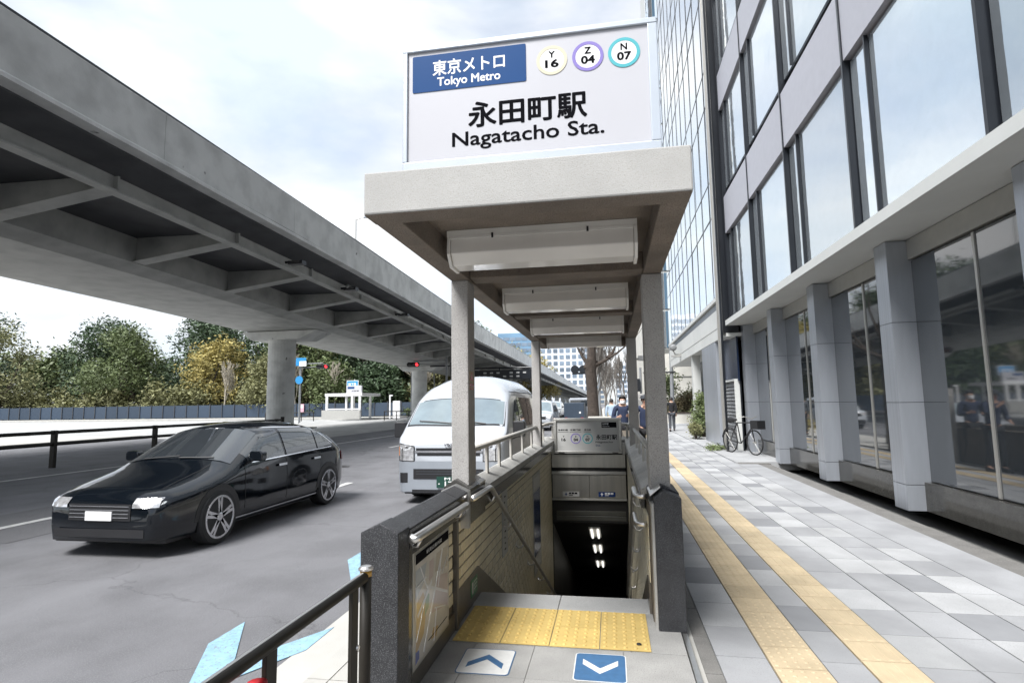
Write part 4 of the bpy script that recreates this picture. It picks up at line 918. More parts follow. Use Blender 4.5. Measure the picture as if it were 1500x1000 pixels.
# ================================================================== LEFT: ELEVATED EXPRESSWAY
DZ = [(-80, .9), (0, .22), (18, 0), (25, -.17), (38, -.52), (46, -.75), (80, -1.12), (150, -1.8), (245, -2.55), (400, -4.0)]
def dz(y):
    for (a, u), (c, w) in zip(DZ[:-1], DZ[1:]):
        if y <= c: return u + (w-u)*(y-a)/(c-a)
    return DZ[-1][1]
vi = thing('elevated_expressway', 'long grey elevated expressway on round pillars running above the road', 'bridge', (-18, 20, ROAD_Z))
def sweep(name, poly, y0, y1, m, step=8, bevel=0):
    n = max(1, int(math.ceil((y1-y0)/step))); vs = []; fs = []; k = len(poly)
    for i in range(n+1):
        y = y0 + (y1-y0)*i/n; d = dz(y); vs += [(p[0], y, p[1]+d) for p in poly]
    for i in range(n):
        for q in range(k): a, c = i*k+q, i*k+(q+1) % k; fs.append((a, c, c+k, a+k))
    fs += [tuple(range(k))[::-1], tuple(range(n*k, (n+1)*k))]
    b = MB(); b.add(vs, fs); return b.build(name, m, vi, bevel=bevel)
y = -72.0
while y < 380:
    sweep('parapet_panel', [(-11.25, 7.64), (-11.0, 7.64), (-11.0, 8.86), (-11.05, 8.90), (-11.22, 8.90), (-11.25, 8.86)], y+.006, y+5.994, M['viaconc'], 6); y += 6
sweep('parapet_rail', [(-11.20, 8.905), (-11.04, 8.905), (-11.04, 8.955), (-11.20, 8.955)], -72, 380, M['facdark'], 12)
sweep('parapet_lip', [(-11.3, 7.50), (-10.93, 7.50), (-10.93, 7.58), (-10.97, 7.632), (-11.3, 7.632)], -72, 380, M['viaconc'], 12)
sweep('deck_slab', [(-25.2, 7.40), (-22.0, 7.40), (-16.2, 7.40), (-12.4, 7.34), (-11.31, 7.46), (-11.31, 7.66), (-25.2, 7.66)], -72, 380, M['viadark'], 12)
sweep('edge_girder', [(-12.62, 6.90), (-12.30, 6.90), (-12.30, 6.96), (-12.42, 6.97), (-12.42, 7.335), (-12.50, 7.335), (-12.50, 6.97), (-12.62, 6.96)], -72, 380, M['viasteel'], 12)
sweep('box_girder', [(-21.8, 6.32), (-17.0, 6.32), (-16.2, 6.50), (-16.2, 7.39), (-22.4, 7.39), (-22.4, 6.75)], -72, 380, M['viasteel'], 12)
sweep('parapet', [(-25.4, 7.5), (-25.15, 7.5), (-25.15, 8.9), (-25.4, 8.9)], -72, 380, M['viaconc'], 12)
for i in range(64):
    y = -60 + i*4.8; d = dz(y)
    b = MB(); b.prism([(-16.19, 7.38+d), (-16.19, 6.52+d), (-12.63, 6.99+d), (-12.63, 7.32+d)], 'y', y-.12, y+.12); b.build('bracket', M['viasteel'], vi)
    b = MB(); b.prism([(-16.19, 6.518+d), (-16.19, 6.49+d), (-12.63, 6.955+d), (-12.63, 6.985+d)], 'y', y-.26, y+.26); b.build('bracket_flange', M['viasteel'], vi)
    b = MB(); b.prism([(-12.29, 7.32+d), (-12.41, 7.32+d), (-12.41, 6.98+d), (-12.29, 6.98+d)], 'y', y-.03, y+.03); b.build('stiffener', M['viasteel'], vi)
for i in range(-3, 14):
    y = 31.6 + 25.4*i; d = dz(y)
    b = MB(); b.lathe([(.80, ROAD_Z), (.80, 5.6+d), (.84, 5.8+d)], (-19.9, y, 0), n=28); b.build('pillar', M['viaconc'], vi, smooth=False)
    b = MB(); b.prism([(-17.1, 6.30+d), (-18.2, 5.80+d), (-21.4, 5.80+d), (-22.0, 6.30+d)], 'y', y-.95, y+.95); b.build('pillar_head', M['viaconc'], vi)
    b = MB(); b.box(-20.9, -18.9, y-1.0, y+1.0, ROAD_Z-.05, ROAD_Z+.35); b.build('pillar_foot', M['viaconc'], vi)
# drain pipe under the cantilever and down a pillar
pts = [(-11.9, y, 7.1+dz(y)) for y in np.arange(24, 60, 3.0)]
b = MB(); b.tube(pts, .09, 8); b.build('drain_pipe', M['viasteel'], vi, smooth=True)
for y in (24.2, 19.6, 31, 43):
    b = MB(); d = dz(y); b.tube([(-12.3, y, 7.05+d), (-11.6, y-.2, 7.02+d)], .05, 8); b.box(-12.1, -11.5, y-.18, y+.12, 6.92+d, 7.06+d); b.build('pipe_clamp', M['plastic'], vi)
for y in (58.5,):
    b = MB(); b.tube([(-18.85, y, 6.0), (-18.75, y, 3.5), (-18.7, y, ROAD_Z)], .07, 8); b.build('downpipe', M['viasteel'], vi)
# lamps on the expressway
for y, lab in ((50, 'thin street lamp rising above the expressway parapet at upper left'), (92, 'distant street lamp on the expressway behind the first one')):
    x = -24.0; zb_ = 7.6+dz(y)
    t = thing('street_lamp', lab, 'street lamp', (x, y, zb_), group='lamps on the expressway')
    b = MB(); b.tube([(x, y, zb_), (x, y, 19.5)], [.11, .06], 10); b.build('pole', M['alu'], t)
    b = MB(); b.tube([(x, y, 19.45), (x+.5, y, 19.6), (x+1.0, y, 19.62)], .05, 8); b.build('arm', M['alu'], t)
    b = MB(); b.tube([(x+.8, y, 19.62), (x+1.2, y, 19.72), (x+1.9, y, 19.66)], [.08, .17, .05], 10); b.build('lamp_head', M['signframe'], t, smooth=True)
# dark guide sign gantry under the deck, seen above the van
t = thing('gantry_sign', 'dark road sign gantry hanging under the expressway beyond the van roof', 'sign', (-13.5, 62, 0))
b = MB(); b.box(-16.2, -8.4, 62, 62.25, 4.15, 5.15); b.build('sign_board', M['facdark'], t)
for x in (-15.8, -12.3, -8.9):
    b = MB(); b.box(x-.06, x+.06, 62.26, 62.4, 3.9, 5.5); b.build('hanger', M['facdark'], t)
b = MB(); b.tube([(-7.9, 62.3, ROAD_Z), (-7.9, 62.3, 5.7)], .13, 10); b.tube([(-7.9, 62.3, 5.4), (-16.2, 62.3, 5.4)], .08, 8); b.build('post', M['facdark'], t)
b = MB()
for i in range(9):
    for r in range(2):
        if (i*5+r*3) % 4: b.box(-15.6+i*.75, -15.25+i*.75, 61.985, 61.998, 4.35+r*.4, 4.52+r*.4)
stuff(b.build('lettering_strip', M['signgrey'], t))

# ================================================================== VEHICLES (both face -Y, towards the camera)
class Body:
    def __init__(s, W, zb, zt, plan, tumble, rc, p=2.6):
        s.W, s.zb, s.zt, s.plan, s.tumble, s.rc, s.p = W, zb, zt, plan, tumble, rc, p
    def top(s, y): return interp(s.zt, y)
    def w(s, y, z): return s.W/2*interp(s.plan, y)*interp(s.tumble, z)
    def r(s, y): return min(interp(s.rc, y) if isinstance(s.rc, list) else s.rc, (s.top(y)-s.zb)*.45)
    def side(s, y, z):
        T, r = s.top(y), s.r(y)
        if z <= T-r: return s.w(y, z)
        if z >= T: return 0
        return s.w(y, z)*(1-((z-T+r)/r)**s.p)**(1/s.p)
    def roof(s, x, y):
        T, r = s.top(y), s.r(y); w = s.w(y, T-r*.3); u = min(1, abs(x)/w)
        return T-r+r*(1-u**s.p)**(1/s.p)
    def front(s, x, z, lo=-.1, hi=2.5):
        def inside(y): return y >= 0 and z < s.top(y) and abs(x) <= s.side(y, z)
        a, c = lo, hi
        n = 60
        for i in range(n):
            y = lo+(hi-lo)*i/n
            if inside(y): c = y; a = y-(hi-lo)/n; break
        for _ in range(14):
            m = (a+c)/2
            if inside(m): c = m
            else: a = m
        return c
    def mesh(s, ys, flip=1):
        b = MB(); rows = []; n1, n2 = 12, 12
        for y in ys:
            T, r = s.top(y), s.r(y); pts = []
            for i in range(n1): z = s.zb+(T-r-s.zb)*i/(n1-1); pts.append((s.side(y, z-1e-5), z))
            for i in range(1, n2+1):
                a = PI/2*i/n2; z = T-r+r*math.sin(a)**(2/s.p); pts.append((s.w(y, z)*max(0, math.cos(a))**(2/s.p), z))
            ring_ = [(x, y, z) for x, z in pts] + [(-x, y, z) for x, z in pts[-2::-1]]
            rows.append(ring_)
        k = len(rows[0]); vs = [p for r_ in rows for p in r_]
        fs = [(i*k+q, i*k+q+1, (i+1)*k+q+1, (i+1)*k+q) for i in range(len(rows)-1) for q in range(k-1)]
        fs += [(i*k+k-1, i*k, (i+1)*k, (i+1)*k+k-1) for i in range(len(rows)-1)]
        fs += [tuple(range(k)), tuple(range((len(rows)-1)*k, len(rows)*k))]
        b.add(vs, fs); return b
def interp(t, x):
    if x <= t[0][0]: return t[0][1]
    for (a, u), (c, w) in zip(t[:-1], t[1:]):
        if x <= c: return u+(w-u)*(x-a)/(c-a)
    return t[-1][1]
def side_patch(B, sgn, y0, y1, lo, hi, off=.006, nu=14, nv=6):
    b = MB()
    b.grid(lambda u, v: ((lambda y: (sgn*(B.side(y, lo(y)+(hi(y)-lo(y))*v)+off), y, lo(y)+(hi(y)-lo(y))*v))(y0+(y1-y0)*u)), nu, nv); return b
def front_patch(B, x0, x1, lo, hi, off=.006, nu=10, nv=6, yo=None):
    b = MB()
    def fn(u, v):
        x = x0+(x1-x0)*u; z = lo(x)+(hi(x)-lo(x))*v
        return (x, B.front(x, z)-off, z)
    b.grid(fn, nu, nv); return b
def roof_patch(B, x0, x1, ya, yb, off=.008, nu=12, nv=8):
    b = MB()
    def fn(u, v):
        y = ya(u)+(yb(u)-ya(u))*v; xs = x0(y)+(x1(y)-x0(y))*u
        return (xs, y, B.roof(xs, y)+off)
    b.grid(fn, nu, nv); return b
def wheel(t, x, y, z, R, w, sgn, spokes=5, steel=False):
    b = MB(); prof = [(R-.07, -w/2), (R-.015, -w/2+.005), (R, -w/2+.03), (R, w/2-.03), (R-.015, w/2-.005), (R-.07, w/2)]
    b.lathe(prof, (x, y, z), axis='x', n=36); ty = b.build('tyre', M['tyre'], t, smooth=False)
    b = MB(); xo = x+sgn*(w/2)
    b.lathe([(R-.075, -w*.30), (R-.075, w*.30)], (x, y, z), axis='x', n=30); b.build('wheel_well_disc', M['plastic'], ty)
    b = MB(); r1 = R-.072
    vs = []
    n = 36
    for rr, dx in ((r1+.006, -.006), (r1+.004, .004), (r1-.022, .004), (r1-.028, -.014)):
        vs += [(xo+sgn*dx, y+rr*math.cos(2*PI*k/n), z+rr*math.sin(2*PI*k/n)) for k in range(n)]
    b.add(vs, [(i*n+k, i*n+(k+1) % n, (i+1)*n+(k+1) % n, (i+1)*n+k) for i in range(3) for k in range(n)])
    b.lathe([(.055, -.02), (.055, .0), (.04, .008)], (xo, y, z), axis='x', n=16)
    for k in range(spokes):
        for da in ((-.13, .13) if not steel else (0,)):
            a = 2*PI*k/spokes+.35; a2 = a+da
            c, s_ = math.cos(a), math.sin(a); c2, s2 = math.cos(a2), math.sin(a2); hw = .020 if not steel else .05
            pts = []
            for rr, cc, ss, q in ((.03, c, s_, hw*1.3), (r1-.015, c2, s2, hw*.8)):
                for e in (-1, 1): pts.append((y+rr*cc-e*q*ss, z+rr*ss+e*q*cc))
            x1, x2 = xo-sgn*.022, xo+sgn*.002
            v8 = [(x1, *p) for p in (pts[0], pts[1], pts[3], pts[2])]+[(x2, *p) for p in (pts[0], pts[1], pts[3], pts[2])]
            b.add(v8, [(0,3,2,1),(4,5,6,7),(0,1,5,4),(1,2,6,5),(2,3,7,6),(3,0,4,7)])
    b.build('rim', M['alloy'], ty)
    return ty
def arch(B, t, sgn, y, z, R):
    b = MB(); n = 20; vs = []
    for k in range(n+1):
        a = PI*k/n; yy, zz = y+R*math.cos(a), z+R*math.sin(a)
        vs += [(sgn*(B.side(yy, max(zz, B.zb+.01))+.004), yy, zz), (sgn*(B.side(y, z+.1)+.004), y+.01*math.cos(a), z+.001)]
    b.add(vs, [(2*k, 2*k+2, 2*k+3, 2*k+1) for k in range(n)]); b.build('wheel_arch', M['plastic'], t)

def make_van():
    t = thing('van', 'white high roof minibus with black mirrors parked facing the camera', 'van', (0, 0, 0))
    B = Body(1.88, .20, [(0, .98), (.05, 1.06), (.18, 1.16), (.36, 1.25), (.95, 1.80), (1.25, 2.05), (1.6, 2.16), (2.2, 2.21), (3.9, 2.21), (4.4, 2.15), (4.62, 2.0), (4.70, 1.6)],
             [(0, .86), (.05, .925), (.15, .972), (.4, 1.0), (4.3, 1.0), (4.6, .96), (4.70, .90)], [(.2, .97), (.45, 1.0), (1.1, 1.0), (1.3, .97), (1.8, .89), (2.1, .79), (2.3, .66)], [(0, .10), (.35, .09), (.95, .13), (1.5, .40), (4.3, .42), (4.7, .3)], 2.5)
    ys = [0, .02, .05, .1, .18, .27, .36, .5, .65, .8, .95, 1.1, 1.25, 1.45, 1.6, 1.9, 2.3, 3, 3.6, 3.9, 4.2, 4.4, 4.55, 4.65, 4.70]
    B.mesh(ys).build('body', M['vanwhite'], t, smooth=True)
    # windscreen
    def wx(y): return B.w(y, B.top(y)-.25)*.90
    roof_patch(B, lambda y: -wx(y), lambda y: wx(y), lambda u: .40+.05*(2*u-1)**2, lambda u: .88, .008).build('windscreen', M['screen'], t, smooth=True)
    roof_patch(B, lambda y: -wx(y)-.03, lambda y: wx(y)+.03, lambda u: .375+.05*(2*u-1)**2, lambda u: .90, .004).build('windscreen_seal', M['plastic'], t, smooth=True)
    for x0, x1 in ((-.66, -.05), (-.05, .55)):
        b = MB(); b.tube([(x0, .47, B.roof(x0, .47)+.03), ((x0+x1)/2, .43, B.roof(0, .43)+.03), (x1, .41, B.roof(x1, .41)+.022)], .010, 6); b.build('wiper', M['plastic'], t)
    c = lambda v: (lambda x: v)
    # grille bars, headlamps, bumper
    front_patch(B, -.56, .56, c(.885), c(.925)).build('grille_slot', M['plastic'], t)
    front_patch(B, -.54, .54, c(.80), c(.845)).build('grille_slot', M['plastic'], t)
    front_patch(B, -.58, .58, c(.85), c(.882), .014).build('grille_bar', M['chrome'], t, smooth=True)
    for s in (-1, 1):
        a, e = sorted((s*.585, s*.872)); front_patch(B, a, e, lambda x: .70+.03*(abs(x)-.6), lambda x: .962+.16*(abs(x)-.6), .013, 8, 6).build('headlamp_seal', M['plastic'], t, smooth=True)
        a, e = sorted((s*.60, s*.855))
        front_patch(B, a, e, lambda x: .715+.03*(abs(x)-.6), lambda x: .945+.16*(abs(x)-.6), .014, 8, 6).build('headlamp', M['lamp'], t, smooth=True)
        a, e = sorted((s*.856, s*.875)); front_patch(B, a, e, c(.80), c(.95), .016, 3, 4).build('indicator', M['amber'], t)
        a, e = sorted((s*.70, s*.84)); front_patch(B, a, e, c(.36), c(.52), .016, 5, 4).build('fog_recess', M['plastic'], t)
    front_patch(B, -.868, .868, c(.215), c(.71), .012, 36, 8).build('bumper', M['vansilver'], t, smooth=True)
    front_patch(B, -.60, .60, c(.42), c(.585), .020, 20, 3).build('lower_grille', M['plastic'], t)
    for z in (.50, .54): front_patch(B, -.55, .55, c(z), c(z+.010), .026, 20, 1).build('grille_rib', M['cloth_grey'], t)
    front_patch(B, -.62, .62, c(.205), c(.25), .020, 20, 2).build('air_dam', M['plastic'], t)
    b = MB(); ring(b, 0, .985, B.front(0, .985)-.012, .062, .050, 24, th=.01); b.lathe([(.03, -.012), (.03, 0)], (0, B.front(0, .985)-.010, .985), axis='y', n=4); b.build('emblem', M['chrome'], t)
    b = MB(); b.box(-.19, .19, -.045, -.025, .285, .465); b.build('number_plate', M['plate'], t)
    text(t, 'M', M['white'], (-.055, .045, .410, .452), (0, -.046, 0), bold=.02, **XZ)
    text(t, '· 178', M['white'], (-.16, .165, .305, .392), (0, -.046, 0), bold=.02, **XZ)
    # side glass
    for s in (-1, 1):
        side_patch(B, s, 1.02, 1.72, lambda y: 1.20+.0*(y), lambda y: min(1.72, 1.28+.75*(y-1.0)), .008).build('front_door_glass', M['glass_d'], t, smooth=True)
        side_patch(B, s, 1.82, 2.95, c(1.18), c(1.76), .008).build('side_glass', M['glass_d'], t, smooth=True)
        side_patch(B, s, 3.02, 4.42, c(1.18), c(1.76), .008).build('side_glass', M['glass_d'], t, smooth=True)
        side_patch(B, s, 1.765, 1.78, c(.35), c(2.0), .003, 2, 10).build('door_seam', M['plastic'], t)
        side_patch(B, s, 2.98, 2.99, c(.35), c(2.0), .003, 2, 10).build('door_seam', M['plastic'], t)
        side_patch(B, s, 1.60, 1.74, c(.98), c(1.02), .020, 4, 2).build('door_handle', M['chrome'], t)
        b = MB(); X = s*(B.side(.85, 1.25)+.17)
        b.prism(rrect(X-.105, X+.105, 1.06, 1.34, .035), 'y', .62, .74); b.build('mirror', M['plastic'], t, bevel=.015)
        b = MB(); b.tube([(s*(B.side(.85, 1.1)-.02), .9, 1.02), (X-s*.03, .70, 1.08)], .02, 8); b.build('mirror_arm', M['plastic'], t)
        for y in (.95, 3.55):
            arch(B, t, s, y, .33, .40); wheel(t, s*(.84), y, .325, .325, .20, s, 6, True)
    # rear roof side windows seam, underbody
    b = MB(); b.box(-.80, .80, .12, 4.6, .16, .24); b.build('underbody', M['plastic'], t)
    side_patch(B, 1, 1.0, 4.45, c(1.86), c(1.875), .004, 20, 1).build('roof_seam', M['cloth_grey'], t)
    return t
van = make_van(); van.location = (-2.69, 9.15, ROAD_Z)

def make_hatch(paint_m, label, glass='glass_d', detailed=True, name='car', cat='car'):
    t = thing(name, label, cat, (0, 0, 0))
    B = Body(1.78, .20, [(0, .62), (.1, .72), (.9, .90), (1.1, .97), (1.85, 1.36), (2.3, 1.43), (3.0, 1.41), (3.45, 1.33), (3.72, 1.22), (4.08, .99), (4.24, .92), (4.30, .55)],
             [(0, .70), (.12, .86), (.4, .97), (.8, 1.0), (3.7, 1.0), (4.0, .97), (4.2, .88), (4.30, .74)], [(.2, .95), (.35, 1.0), (.7, 1.0), (.9, .975), (1.15, .87), (1.43, .72)], .17, 2.6)
    ys = [0, .05, .12, .25, .4, .65, .9, 1.1, 1.35, 1.6, 1.85, 2.1, 2.3, 2.6, 3.0, 3.3, 3.55, 3.7, 3.8, 3.95, 4.1, 4.18, 4.24, 4.28, 4.30]
    B.mesh(ys).build('body', paint_m, t, smooth=True)
    c = lambda v: (lambda x: v)
    def wx(y): return B.w(y, B.top(y)-.1)*.88
    roof_patch(B, lambda y: -wx(y), lambda y: wx(y), lambda u: 1.13, lambda u: 1.82, .008).build('windscreen', M['screen'] if not detailed else M['glass_d'], t, smooth=True)
    roof_patch(B, lambda y: -wx(y), lambda y: wx(y), lambda u: 3.66, lambda u: 4.04, .008).build('rear_glass', M['glass_d'], t, smooth=True)
    for s in (-1, 1):
        hi = lambda y: min(1.325, .93+.60*(y-1.15))
        side_patch(B, s, 1.35, 2.22, lambda y: .925+.012*(y-1.3), hi, .008).build('side_glass', M[glass], t, smooth=True)
        side_patch(B, s, 2.28, 3.16, lambda y: .938+.018*(y-2.3), lambda y: 1.325-.03*(y-2.3), .008).build('side_glass', M[glass], t, smooth=True)
        side_patch(B, s, 3.20, 3.66, lambda y: .96+.06*(y-3.2), lambda y: 1.298-.62*(y-3.2), .008).build('quarter_glass', M[glass], t, smooth=True)
        side_patch(B, s, 1.30, 3.64, lambda y: .903+.02*(y-1.3), lambda y: .917+.02*(y-1.3), .010, 20, 1).build('chrome_strip', M['chrome'], t)
        side_patch(B, s, 1.6, 3.70, lambda y: min(1.345, 1.335-.03*(y-2.3)) if y < 3.16 else 1.31-.62*(y-3.2), lambda y: min(1.358, 1.350-.03*(y-2.3)) if y < 3.16 else 1.326-.62*(y-3.2), .009, 20, 1).build('roof_trim', M['chrome'], t)
        for y in (1.28, 2.25, 3.24): side_patch(B, s, y, y+.009, c(.32), c(.90), .002, 1, 8).build('door_seam', M['tyre'], t)
        for y in (2.02, 3.00):
            side_patch(B, s, y, y+.20, c(.80), c(.832), .030, 4, 2).build('door_handle', M['chrome'] if detailed else M['plastic'], t, smooth=True)
        side_patch(B, s, 1.0, 3.2, c(.235), c(.255), .010, 16, 1).build('sill_strip', M['chrome'], t)
        side_patch(B, s, 4.02, 4.22, lambda y: .70, lambda y: .86-.1*(4.22-y), .008, 6, 4).build('tail_lamp', M['redlens'], t, smooth=True)
        a, e = sorted((s*.42, s*.70)); front_patch(B, a, e, c(.56), c(.66), .012, 6, 3).build('headlamp', M['lamp'], t, smooth=True)
        b = MB(); X = s*(B.side(1.45, .95)+.10); b.prism(rrect(X-.10, X+.10, .93, 1.06, .04), 'y', 1.38, 1.50); b.build('mirror', paint_m, t, bevel=.015)
        for y in (.80, 3.50):
            arch(B, t, s, y, .325, .385); wheel(t, s*.795, y, .325, .325, .21, s, 5)
    front_patch(B, -.40, .40, c(.42), c(.60), .008, 10, 4).build('grille', M['plastic'], t)
    for z in (.45, .49, .53, .57): front_patch(B, -.38, .38, c(z), c(z+.010), .016, 10, 1).build('grille_bar', M['alloy'], t)
    front_patch(B, -.58, .58, c(.24), c(.33), .008, 14, 3).build('lower_intake', M['plastic'], t)
    for s in (-1, 1):
        roof_patch(B, lambda y: s*.55-.004, lambda y: s*.55+.004, lambda u: .25, lambda u: 1.05, .002, 1, 10).build('bonnet_seam', M['tyre'], t)
    for x0, x1 in ((-.5, .0), (.02, .5)):
        b = MB(); b.tube([(x0, 1.12, B.roof(x0, 1.12)+.02), (x1, 1.16, B.roof(x1, 1.16)+.02)], .008, 6); b.build('wiper', M['plastic'], t)
    b = MB(); b.box(-.17, .17, -.02, -.004, .42, .52); b.build('number_plate', M['white'], t)
    b = MB(); b.box(-.17, .17, 4.305, 4.32, .50, .62); b.build('number_plate', M['white'], t)
    b = MB(); b.box(-.72, .72, .15, 4.15, .15, .24); b.build('underbody', M['plastic'], t)
    b = MB(); b.box(-.52, .52, 3.55, 3.76, 1.262, 1.283); b.build('spoiler', paint_m, t, bevel=.008)
    return t
car = make_hatch(M['carblack'], 'glossy black hatchback with silver five spoke wheels in the left lane')
car.location = (-5.66, 5.55, ROAD_Z)

white_paint = M['vanwhite']
c1 = make_hatch(white_paint, 'white car driving up behind the white van', detailed=False); c1.location = (-5.5, 23.5, ROAD_Z)
def suv(label, loc, m, cat='car'):
    t = thing(cat, label, cat, loc)
    B = Body(1.85, .28, [(0, .85), (.12, 1.02), (.95, 1.12), (1.5, 1.68), (1.9, 1.80), (4.2, 1.78), (4.55, 1.4), (4.62, .9)],
             [(0, .84), (.12, .94), (.35, 1), (4.4, 1), (4.62, .86)], [(.2, .97), (.5, 1), (1.0, 1), (1.5, .87), (1.8, .78)], .2, 2.6)
    old = wloc(t)
    b = B.mesh([0, .05, .12, .3, .6, .95, 1.2, 1.5, 1.7, 1.9, 2.6, 3.4, 4.2, 4.4, 4.55, 4.62])
    def W(bb): bb.v = [(p[0]+loc[0], p[1]+loc[1], p[2]+loc[2]) for p in bb.v]; return bb
    W(b).build('body', m, t, smooth=True)
    c = lambda v: (lambda x: v)
    def wx(y): return B.w(y, B.top(y)-.1)*.88
    W(roof_patch(B, lambda y: -wx(y), lambda y: wx(y), lambda u: 1.0, lambda u: 1.5, .008)).build('windscreen', M['screen'], t, smooth=True)
    W(front_patch(B, -.55, .55, c(.68), c(.86), .01)).build('grille', M['plastic'], t)
    W(front_patch(B, -.80, .80, c(.30), c(.50), .012, 20, 4)).build('lower_bumper', M['plastic'], t)
    for s in (-1, 1):
        a, e = sorted((s*.58, s*.82)); W(front_patch(B, a, e, c(.74), c(.90), .014)).build('headlamp', M['lamp'], t)
        W(side_patch(B, s, 1.5, 4.1, c(1.12), c(1.55), .008)).build('side_glass', M['glass_d'], t)
        b = MB(); b.box(s*1.02-.09, s*1.02+.09, 1.15, 1.25, 1.08, 1.25); W(b).build('mirror', M['plastic'], t)
        for y in (.9, 3.7):
            b = MB(); b.lathe([(.30, -.1), (.34, -.08), (.34, .08), (.30, .1)], (s*.82, y, .34), axis='x', n=20); W(b).build('wheel', M['tyre'], t)
    b = MB(); b.box(-.17, .17, -.03, -.012, .55, .65); W(b).build('number_plate', M['white'], t)
    return t
suv('white minivan with dark grille waiting beyond the far left column', (-4.35, 33.0, ROAD_Z), white_paint)
suv('small white van further up the road left of the dark box truck', (-6.2, 60.0, ROAD_Z), white_paint)
# dark box truck seen from behind
t = thing('box_truck', 'dark blue box truck with a white roof parked at the kerb', 'truck', (-2.45, 38, ROAD_Z))
b = MB(); b.box(-3.15, -1.80, 38.0, 40.4, .28, 1.42); b.build('box_body', M['fence'], t, bevel=.04)
b = MB(); b.box(-3.14, -1.81, 38.01, 38.04, .30, .32); b.build('rear_sill', M['alu'], t)
b = MB(); b.prism([(-2.95, 1.43), (-3.0, 1.62), (-2.85, 1.74), (-1.55, 1.74), (-1.42, 1.62), (-1.42, .2), (-2.95, .2)], 'y', 40.42, 43.0); b.build('cab', M['vanwhite'], t, bevel=.05)
b = MB(); b.box(-2.88, -1.5, 40.40, 40.415, 1.15, 1.6); b.build('cab_glass', M['glass_d'], t)
b = MB(); b.box(-2.14, -2.02, 37.985, 37.998, .70, .82); b.build('emblem', M['white'], t)
for x in (-3.0, -1.95):
    for y in (38.7, 42.2):
        b = MB(); b.lathe([(.26, -.1), (.30, -.07), (.30, .07), (.26, .1)], (x, y, ROAD_Z+.30), axis='x', n=18); b.build('wheel', M['tyre'], t)
for x in (-3.0, -1.95): 
    b = MB(); b.box(x-.08, x+.08, 37.98, 37.999, .36, .44); b.build('tail_lamp', M['redlens'], t)
# scooter silhouette beside the truck
t = thing('motor_scooter', 'small dark scooter between the white minivan and the dark truck', 'scooter', (-3.9, 41, ROAD_Z))
for y in (40.5, 41.7):
    b = MB(); b.lathe([(.22, -.05), (.25, 0), (.22, .05)], (-3.9, y, ROAD_Z+.25), axis='x', n=18); b.build('wheel', M['tyre'], t)
b = MB(); b.prism([(40.4, .25), (40.45, .7), (40.55, .95), (40.62, .6), (40.9, .22), (41.3, .3), (41.5, .68), (42.1, .72), (42.1, .45), (41.5, .15), (40.7, .08)], 'x', -4.05, -3.75); b.build('body', M['plastic'], t, bevel=.03)
b = MB(); b.tube([(-4.2, 40.6, .98), (-3.9, 40.52, .92), (-3.6, 40.6, .98)], .025, 8); b.build('handlebar', M['plastic'], t)

# ================================================================== TREES AND PLANTS
def fast_mesh(name, v, f4, m):
    me = bpy.data.meshes.new(name); nv, nf, k = len(v), len(f4), f4.shape[1]
    me.vertices.add(nv); me.vertices.foreach_set('co', np.asarray(v, dtype=np.float32).ravel())
    me.loops.add(nf*k); me.loops.foreach_set('vertex_index', np.asarray(f4, dtype=np.int32).ravel())
    me.polygons.add(nf); me.polygons.foreach_set('loop_start', np.arange(0, nf*k, k, dtype=np.int32))
    me.update(calc_edges=True); me.materials.append(m); return me
def leaves(lobes, n, size, rng, shell=.45):
    """n leaf blades through the ellipsoidal lobes (x, y, z, rx, ry, rz), denser near their skin, in small sprays"""
    vol = np.array([l[3]*l[4]*l[5] for l in lobes])**.75; pr = vol/vol.sum()
    ns = max(1, n//7); idx = rng.choice(len(lobes), ns, p=pr); Lb = np.array(lobes)[idx]
    d = rng.normal(size=(ns, 3)); d /= np.linalg.norm(d, axis=1)[:, None]
    rad = 1 - rng.random(ns)**1.6*shell*1.6; rad = np.clip(rad, .15, 1.08)+rng.normal(size=ns)*.05
    c = Lb[:, :3] + d*Lb[:, 3:6]*rad[:, None]
    c = np.repeat(c, 7, axis=0) + rng.normal(size=(ns*7, 3))*size*1.6
    m_ = len(c); a = rng.normal(size=(m_, 3)); a[:, 2] *= .6; a /= np.linalg.norm(a, axis=1)[:, None]
    b_ = np.cross(a, rng.normal(size=(m_, 3))); b_ /= np.linalg.norm(b_, axis=1)[:, None]
    s_ = size*(.6+.8*rng.random(m_))[:, None]
    v = np.stack([c-a*s_, c+b_*s_*.42, c+a*s_, c-b_*s_*.42], axis=1).reshape(-1, 3)
    return v, np.arange(m_*4).reshape(-1, 4)
def branch_pts(rng, p, d, ln, r, depth, out, spread=.6, up=.15, kids=(3, 4), taper=.62, shorten=.68, rmin=.004):
    n = 4; q = np.array(p, float); d = np.array(d, float); pts = [q.copy()]; rs = [r]
    for i in range(n):
        d = d + rng.normal(size=3)*.10; d[2] += up*.15; d /= np.linalg.norm(d); q = q + d*ln/n; pts.append(q.copy()); rs.append(max(rmin, r*(1-(1-taper)*(i+1)/n)))
    out.append((pts, rs, depth))
    if depth <= 0: return
    for k in range(rng.integers(kids[0], kids[1]+1)):
        t = rng.uniform(.35, 1.0); i = min(n-1, int(t*n)); b0 = pts[i]+(pts[i+1]-pts[i])*(t*n-i)
        nd = d + rng.normal(size=3)*spread; nd[2] += up; nd /= np.linalg.norm(nd)
        branch_pts(rng, b0, nd, ln*shorten*rng.uniform(.7, 1.15), max(rmin, rs[i]*.55), depth-1, out, spread, up, kids, taper, shorten, rmin)
